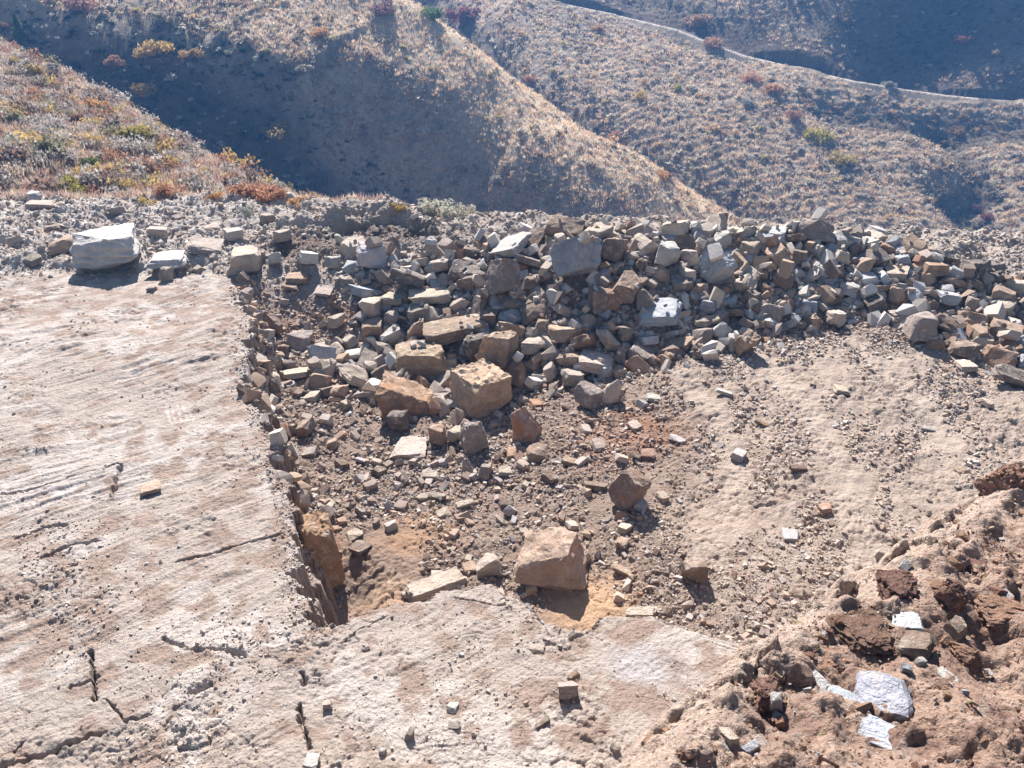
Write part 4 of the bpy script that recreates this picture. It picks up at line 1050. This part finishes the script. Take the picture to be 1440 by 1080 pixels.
front = A & (sg < 0)
c = pal[rv.choice(6, len(x), p=(.30, .24, .16, .14, .11, .05))]
dark = front & (dcr > np.interp(x, [-60, 0, 25], [29, 17, 5])); ur = (x > 55 + rv.normal(0, 8, len(x))) & (seg_dist(x, y, ROADW)[2] > 0) & ~A; c = np.where((ur & (rv.random(len(x)) < .8))[:, None], c * .35, c)  # shade of the upper right slope darkened into its brush
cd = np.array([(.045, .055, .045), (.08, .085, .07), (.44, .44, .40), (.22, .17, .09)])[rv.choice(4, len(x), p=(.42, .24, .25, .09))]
c = np.where(dark[:, None], cd, c)  # brush colours darkened for the shade on the flank
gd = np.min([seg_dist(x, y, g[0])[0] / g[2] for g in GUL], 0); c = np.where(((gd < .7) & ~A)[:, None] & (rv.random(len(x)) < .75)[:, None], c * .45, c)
# the shrubs that show largest stand as bushes of their own
vis = in_sight(x, y, z + s * .6); px, py, dp = proj(x, y, z)
sz = np.where(vis & (px > 5) & (px < 1435) & (py > 5), s / dp, 0)
top = np.argsort(-sz)[:215]
own = np.zeros(len(x), bool); own[top] = True
def bush_mesh(V, F_, name='foliage'):
    return fast_mesh(name, V, F_, M_LEAF, False)
SAGE = [bush_mesh(*leaf_cloud(150, .30, rv, .8, 8)) for _ in range(5)]
def shade_word(px, py, a, dk): 
    if dk: return 'small brush in the shaded lower flank of the middle spur'
    if a: return 'small sagebrush on the sunlit shoulder of the middle spur'
    return 'small sagebrush on the far hillside crossed by the dirt road'
for i in top:
    o = link(bpy.data.objects.new('sagebrush', SAGE[int(i) % 5])); o.location = (x[i], y[i], z[i] - .05); o.rotation_euler.z = float(rv.uniform(0, 6.28))
    o.scale = (s[i], s[i], s[i]); o.color = (*c[i], 1); o['label'] = shade_word(px[i], py[i], A[i], dark[i] if len(dark) == len(x) else False)
    o['category'] = 'shrub'; o['group'] = o['label'].replace('small ', '')
k = ~own
multi('hillside_scrub', SHRUB, x[k], y[k], z[k] - .05, s[k], c[k], M_COVER, rv, 'scrub of sagebrush covering the far hillsides')
# dry grass on the hills
n = 95000; y = 60 * np.exp(rv.uniform(0, math.log(200 / 60), n)); x = rv.uniform(-.8, .78, n) * y; z = surf_z(x, y); A, B, dcr, sg = region(x, y, z)
front = A & (sg < 0); dr, _, _ = seg_dist(x, y, ROADW)
k = ~B & (dr > 2.9) & (rv.random(n) < np.where(front & (dcr > 24), .35, 1)); x, y, z, front, dcr = x[k], y[k], z[k], front[k], dcr[k]
c = np.array([(.80, .62, .44), (.68, .50, .35), (.84, .70, .52), (.58, .41, .29)])[rv.choice(4, len(x))]
c = np.where((front & (dcr > np.interp(x, [-60, 0, 25], [29, 17, 5])))[:, None], c * .18, c)  # flank shade painted into the grass
ur = (x > 55 + rv.normal(0, 6, len(x))) & (dr[k] > 6) & (seg_dist(x, y, ROADW)[2] > 0); c = np.where(ur[:, None], c * .35, c)  # grass darkened for the shade on the upper right slope
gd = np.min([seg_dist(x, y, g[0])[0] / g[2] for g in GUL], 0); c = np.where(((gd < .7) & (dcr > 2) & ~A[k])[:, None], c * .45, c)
multi('hill_grass', TUFT, x, y, z - .03, rv.uniform(.22, .5, len(x)) * (y / 110) ** .3, c, M_COVER, rv, 'dry grass on the far hillsides', cat='dry grass')
# near left slope and the strip behind the rim: denser, larger plants
n = 90000; y = 29.8 * np.exp(rv.uniform(0, math.log(95 / 29.8), n)); x = rv.uniform(-.8, .75, n) * y
z = land(x, y); A, B, dcr, sg = region(x, y, z)
yr = np.interp(x, [p[0] for p in RIM], [p[1] for p in RIM])
k = (B | ((y < yr + 3.5) & (y > yr + .1))) & (y > yr - .2 - .0 * x); x, y, z, B = x[k], y[k], z[k], B[k]
m1 = fbm(x, y, 6, 3, 711); m2 = fbm(x, y, 2.5, 3, 713)
pg = np.array([(.56, .44, .36), (.50, .36, .30), (.60, .51, .41), (.42, .30, .26), (.58, .43, .29), (.50, .44, .40)])
w = np.clip(((m1 + .8) / 1.6 * 5 + rv.normal(0, .9, len(x))).astype(int), 0, 5); c = pg[w]
multi('slope_grass', TUFT, x, y, z - .03, rv.uniform(.16, .38, len(x)) * (1 + .4 * m2), c, M_COVER, rv, 'dry reddish and golden grass behind the quarry rim', cat='dry grass')
k = (rv.random(len(x)) < .06 + .10 * ss(m2 * 2)) & B & (y > 31.5); xs, ys, zs = x[k], y[k], z[k]
c = np.array([(.40, .37, .34), (.48, .45, .41), (.26, .20, .17), (.36, .21, .14), (.54, .40, .16), (.24, .23, .14)])[rv.choice(6, len(xs), p=(.26, .2, .2, .14, .08, .12))]
multi('slope_scrub', SHRUB_NEAR, xs, ys, zs - .05, np.clip(rv.lognormal(math.log(.5), .4, len(xs)), .2, 1.25), c, M_COVER, rv, 'low mixed scrub on the near left slope', cat='scrub')

def bush(px, py, w, col, label, cat='shrub', tall=.75, seed=0, name='bush', group='autumn shrubs on the hills', leaf=.11, n=1500):
    g = hit(px, py + w * .22, None, 20, 250)
    if g is None: return
    X, Y, Z, t = g; dp = t; r = w / F * dp / 2 * .95
    rs2 = np.random.default_rng(seed + 900)
    root = link(bpy.data.objects.new(name, None)); root.location = (X, Y + r * .3, float(land(X, Y + r * .3)) - .05)
    V, F_ = leaf_cloud(n, leaf, rs2, tall, 9)
    f = link(bpy.data.objects.new('foliage', bush_mesh(V * r, F_))); f.parent = root; f.color = (*col, 1)
    bm = bmesh.new()
    for k in range(6):
        a = rs2.uniform(0, 6.28); tip = Vector((math.cos(a) * r * .5, math.sin(a) * r * .5, r * tall * .9)); base = tip * .05; base.z = 0
        q = tip.to_track_quat('Z', 'Y').to_matrix().to_4x4()
        ret = bmesh.ops.create_cone(bm, segments=5, radius1=r * .035, radius2=r * .012, depth=tip.length, cap_ends=True)
        bmesh.ops.transform(bm, matrix=Matrix.Translation(tip / 2) @ q, verts=ret['verts'])
    me = bpy.data.meshes.new('stems'); bm.to_mesh(me); bm.free(); me.materials.append(M_BARK)
    s_ = link(bpy.data.objects.new('stem', me)); s_.parent = root
    root['label'] = label; root['category'] = cat; root['group'] = group
YE, OR, RU, GR, SG, BR, RD, DG = (.54, .41, .16), (.52, .32, .16), (.46, .26, .17), (.14, .17, .06), (.34, .34, .30), (.20, .13, .10), (.27, .12, .10), (.10, .11, .07)
BUSHES = [(40, 95, 34, YE, 'yellow shrub highest on the near left slope edge'), (20, 84, 22, YE, 'small yellow shrub at the far left edge of the picture'),
 (62, 112, 22, YE, 'yellow shrub below the highest yellow shrub of the left slope'), (73, 98, 26, SG, 'grey shrub on the skyline beside the highest yellow shrub'), (8, 40, 26, BR, 'brown shrub in the top left corner of the slope'),
 (130, 143, 54, OR, 'orange-yellow shrub on the crest of the near left slope'), (180, 182, 68, (.40, .34, .12), 'wide olive-yellow shrub in the middle of the slope crest'),
 (107, 168, 34, BR, 'brown shrub left of the wide olive-yellow shrub'), (237, 224, 36, YE, 'bright yellow shrub below the wide olive one'), (257, 204, 42, (.28, .22, .19), 'grey-brown shrub on the slope crest right of the olive shrub'),
 (287, 241, 26, YE, 'small yellow shrub near the lower slope crest'), (310, 232, 34, RU, 'dark rusty shrub on the lower slope crest'), (230, 265, 46, RU, 'rusty orange bush near the foot of the left slope'),
 (90, 264, 58, (.34, .32, .08), 'wide olive green shrub above the stacked flat slabs'), (123, 224, 52, GR, 'dark green shrub in the middle of the near left slope'), (150, 240, 34, DG, 'dark shrub right of the dark green one'),
 (183, 272, 26, (.45, .40, .10), 'yellow-green shrub at the foot of the left slope'), (207, 282, 26, YE, 'golden shrub at the foot of the slope beside the rusty bush'),
 (350, 262, 60, RU, 'wide rusty orange bush at the right end of the left slope'), (385, 270, 52, RU, 'second rusty bush at the right end of the left slope'), (417, 282, 34, OR, 'orange bush at the tip of the left slope'),
 (33, 242, 28, SG, 'pale sagebrush low on the far left slope'), (344, 292, 42, SG, 'pale grey sagebrush at the rim right of the grass'), (68, 205, 44, DG, 'dark purple-grey shrub on the left slope'),
 (8, 166, 30, DG, 'dark shrub cut by the left edge of the picture'), (15, 215, 40, (.22, .18, .17), 'grey-brown shrub at the left edge of the slope'), (160, 262, 36, BR, 'brown shrub under the dark green shrub'),
 (275, 262, 30, SG, 'grey shrub right of the rusty orange bush'), (300, 275, 26, OR, 'small orange bush low on the left slope'),
 (230, 76, 62, (.50, .36, .15), 'large golden shrub alone on the dark flank'), (268, 78, 36, (.46, .32, .16), 'right part of the golden thicket on the dark flank'), (200, 84, 34, YE, 'yellow shrub left of the large golden shrub'),
 (163, 94, 36, (.32, .20, .15), 'brownish shrub at the left end of the golden thicket'), (197, 132, 48, (.40, .30, .12), 'yellowish shrub in the shade below the golden thicket'),
 (453, 48, 34, OR, 'orange shrub alone near the top of the middle spur'), (395, 226, 56, (.30, .24, .12), 'dull golden shrub low in the shade of the spur'), (327, 188, 34, (.22, .18, .10), 'dim shrub in the middle of the shaded flank'),
 (323, 75, 20, SG, 'pale sagebrush right of the golden thicket'), (377, 76, 18, (.36, .36, .22), 'pale green shrub on the upper dark flank'), (453, 268, 44, (.24, .22, .17), 'grey-brown brush behind the rim, left of the soil heap'),
 (110, 6, 60, (.34, .20, .16), 'reddish thicket at the top left edge of the picture'), (657, 22, 66, RD, 'red thicket in the gully at the top centre'), (607, 18, 46, (.16, .22, .10), 'green shrub left of the red thicket at the top'),
 (537, 18, 44, (.28, .18, .18), 'purplish shrub on top of the middle spur'), (843, 41, 22, OR, 'small orange shrub under the dirt road'), (747, 114, 24, (.48, .26, .18), 'salmon shrub in the gully right of the spur'),
 (900, 134, 26, YE, 'yellow shrub in the middle of the far slope'), (953, 124, 22, (.42, .42, .14), 'yellow-green shrub right of the yellow shrub on the far slope'), (697, 254, 20, SG, 'pale sagebrush low on the shaded flank'),
 (637, 264, 14, OR, 'tiny golden shrub low on the shaded flank'), (937, 246, 32, OR, 'orange shrub beside the lower end of the spur'), (863, 190, 26, (.46, .28, .20), 'pinkish shrub at the spur edge halfway down'),
 (1058, 110, 34, (.50, .29, .17), 'orange grass clump under the road, upper one'), (1085, 126, 40, (.50, .29, .17), 'orange grass clump under the road, lower one'), (1117, 164, 38, (.42, .25, .19), 'pinkish brown shrub below the orange clumps'),
 (1160, 190, 50, (.44, .38, .12), 'yellow patch of brush in the middle of the far slope'), (1183, 226, 40, (.48, .38, .16), 'golden patch of brush under the yellow patch'), (1347, 184, 34, (.34, .23, .15), 'brown shrub at the head of the right gully'),
 (1387, 308, 26, RD, 'small red shrub in the gully on the right'), (1372, 296, 22, (.16, .09, .12), 'dark purple shrub just above the small red shrub'), (1353, 62, 36, RD, 'dark red shrub on the shaded slope above the road'), (1393, 28, 16, SG, 'pale shrub high on the shaded slope'),
 (623, 300, 44, (.60, .58, .48), 'largest pale sagebrush on the rim beside the soil heap'), (603, 297, 36, (.54, .52, .43), 'pale sagebrush left of the largest one on the rim'), (648, 300, 34, (.54, .51, .42), 'pale sagebrush right of the largest one on the rim'),
 (560, 294, 24, YE, 'golden flowering shrub on top of the dark soil heap'), (1050, 145, 30, SG, 'grey shrub on the far slope below the road bend'), (1250, 120, 24, SG, 'grey shrub just under the pale road edge'),
 (1000, 60, 40, (.44, .28, .19), 'pink-brown grass clump beside the road near the top'), (985, 30, 44, (.44, .30, .20), 'pink-brown grass bank above the road near the top')]
for k, (px, py, w, col, lab) in enumerate(BUSHES): bush(px, py, w, col, lab, seed=k, tall=1.15 if 295 < py < 302 else .6 if w > 50 else .75)
# the one conifer
g = hit(29, 55, None, 20, 250)
if g:
    X, Y, Z, t = g; hgt = 34 / F * t; root = link(bpy.data.objects.new('conifer_tree', None)); root.location = (X, Y, Z - .1)
    bm = bmesh.new(); bmesh.ops.create_cone(bm, segments=7, radius1=hgt * .035, radius2=hgt * .008, depth=hgt, cap_ends=True)
    bmesh.ops.translate(bm, vec=(0, 0, hgt / 2), verts=bm.verts[:]); me = bpy.data.meshes.new('trunk'); bm.to_mesh(me); bm.free(); me.materials.append(M_BARK)
    tr = link(bpy.data.objects.new('trunk', me)); tr.parent = root
    m = 1500; hh = rv.uniform(.08, 1, m); aa = rv.uniform(0, 6.28, m); rr = (1 - hh) * .30 * rv.uniform(.4, 1.1, m) * (1 + .25 * np.sin(hh * 40))
    c0 = np.stack([np.cos(aa) * rr, np.sin(aa) * rr, hh - rr * .3], -1) * hgt; a = np.stack([np.cos(aa), np.sin(aa), -.3 + 0 * aa], -1) + rv.normal(0, .3, (m, 3)); b = np.cross(a, rv.normal(0, 1, (m, 3)))
    V = np.stack([c0 - b * .02 * hgt, c0 + b * .02 * hgt, c0 + a * .05 * hgt], 1).reshape(-1, 3)
    cr = link(bpy.data.objects.new('crown', bush_mesh(V, np.arange(m * 3).reshape(-1, 3), 'crown'))); cr.parent = root; cr.color = (.11, .17, .07, 1)
    root['label'] = 'small green conifer standing at the top left edge of the slope'; root['category'] = 'tree'

# ------------------------------------------------------------------ air
HZ = 0.00095
bm = bmesh.new(); bmesh.ops.create_cube(bm, size=1)
me = bpy.data.meshes.new('haze'); bm.to_mesh(me); bm.free()
hz = link(bpy.data.objects.new('haze', me)); hz.scale = (900, 900, 74); hz.location = (0, 160, 28 - 37); hz['kind'] = 'stuff'
hm = bpy.data.materials.new('haze_air'); hm.use_nodes = True; ht = hm.node_tree; ht.nodes.remove(ht.nodes['Principled BSDF'])
pv = ht.nodes.new('ShaderNodeVolumePrincipled'); pv.inputs['Color'].default_value = (.15, .44, 1, 1); pv.inputs['Density'].default_value = HZ; pv.inputs['Anisotropy'].default_value = .05
ht.links.new(pv.outputs[0], ht.nodes['Material Output'].inputs['Volume']); me.materials.append(hm)
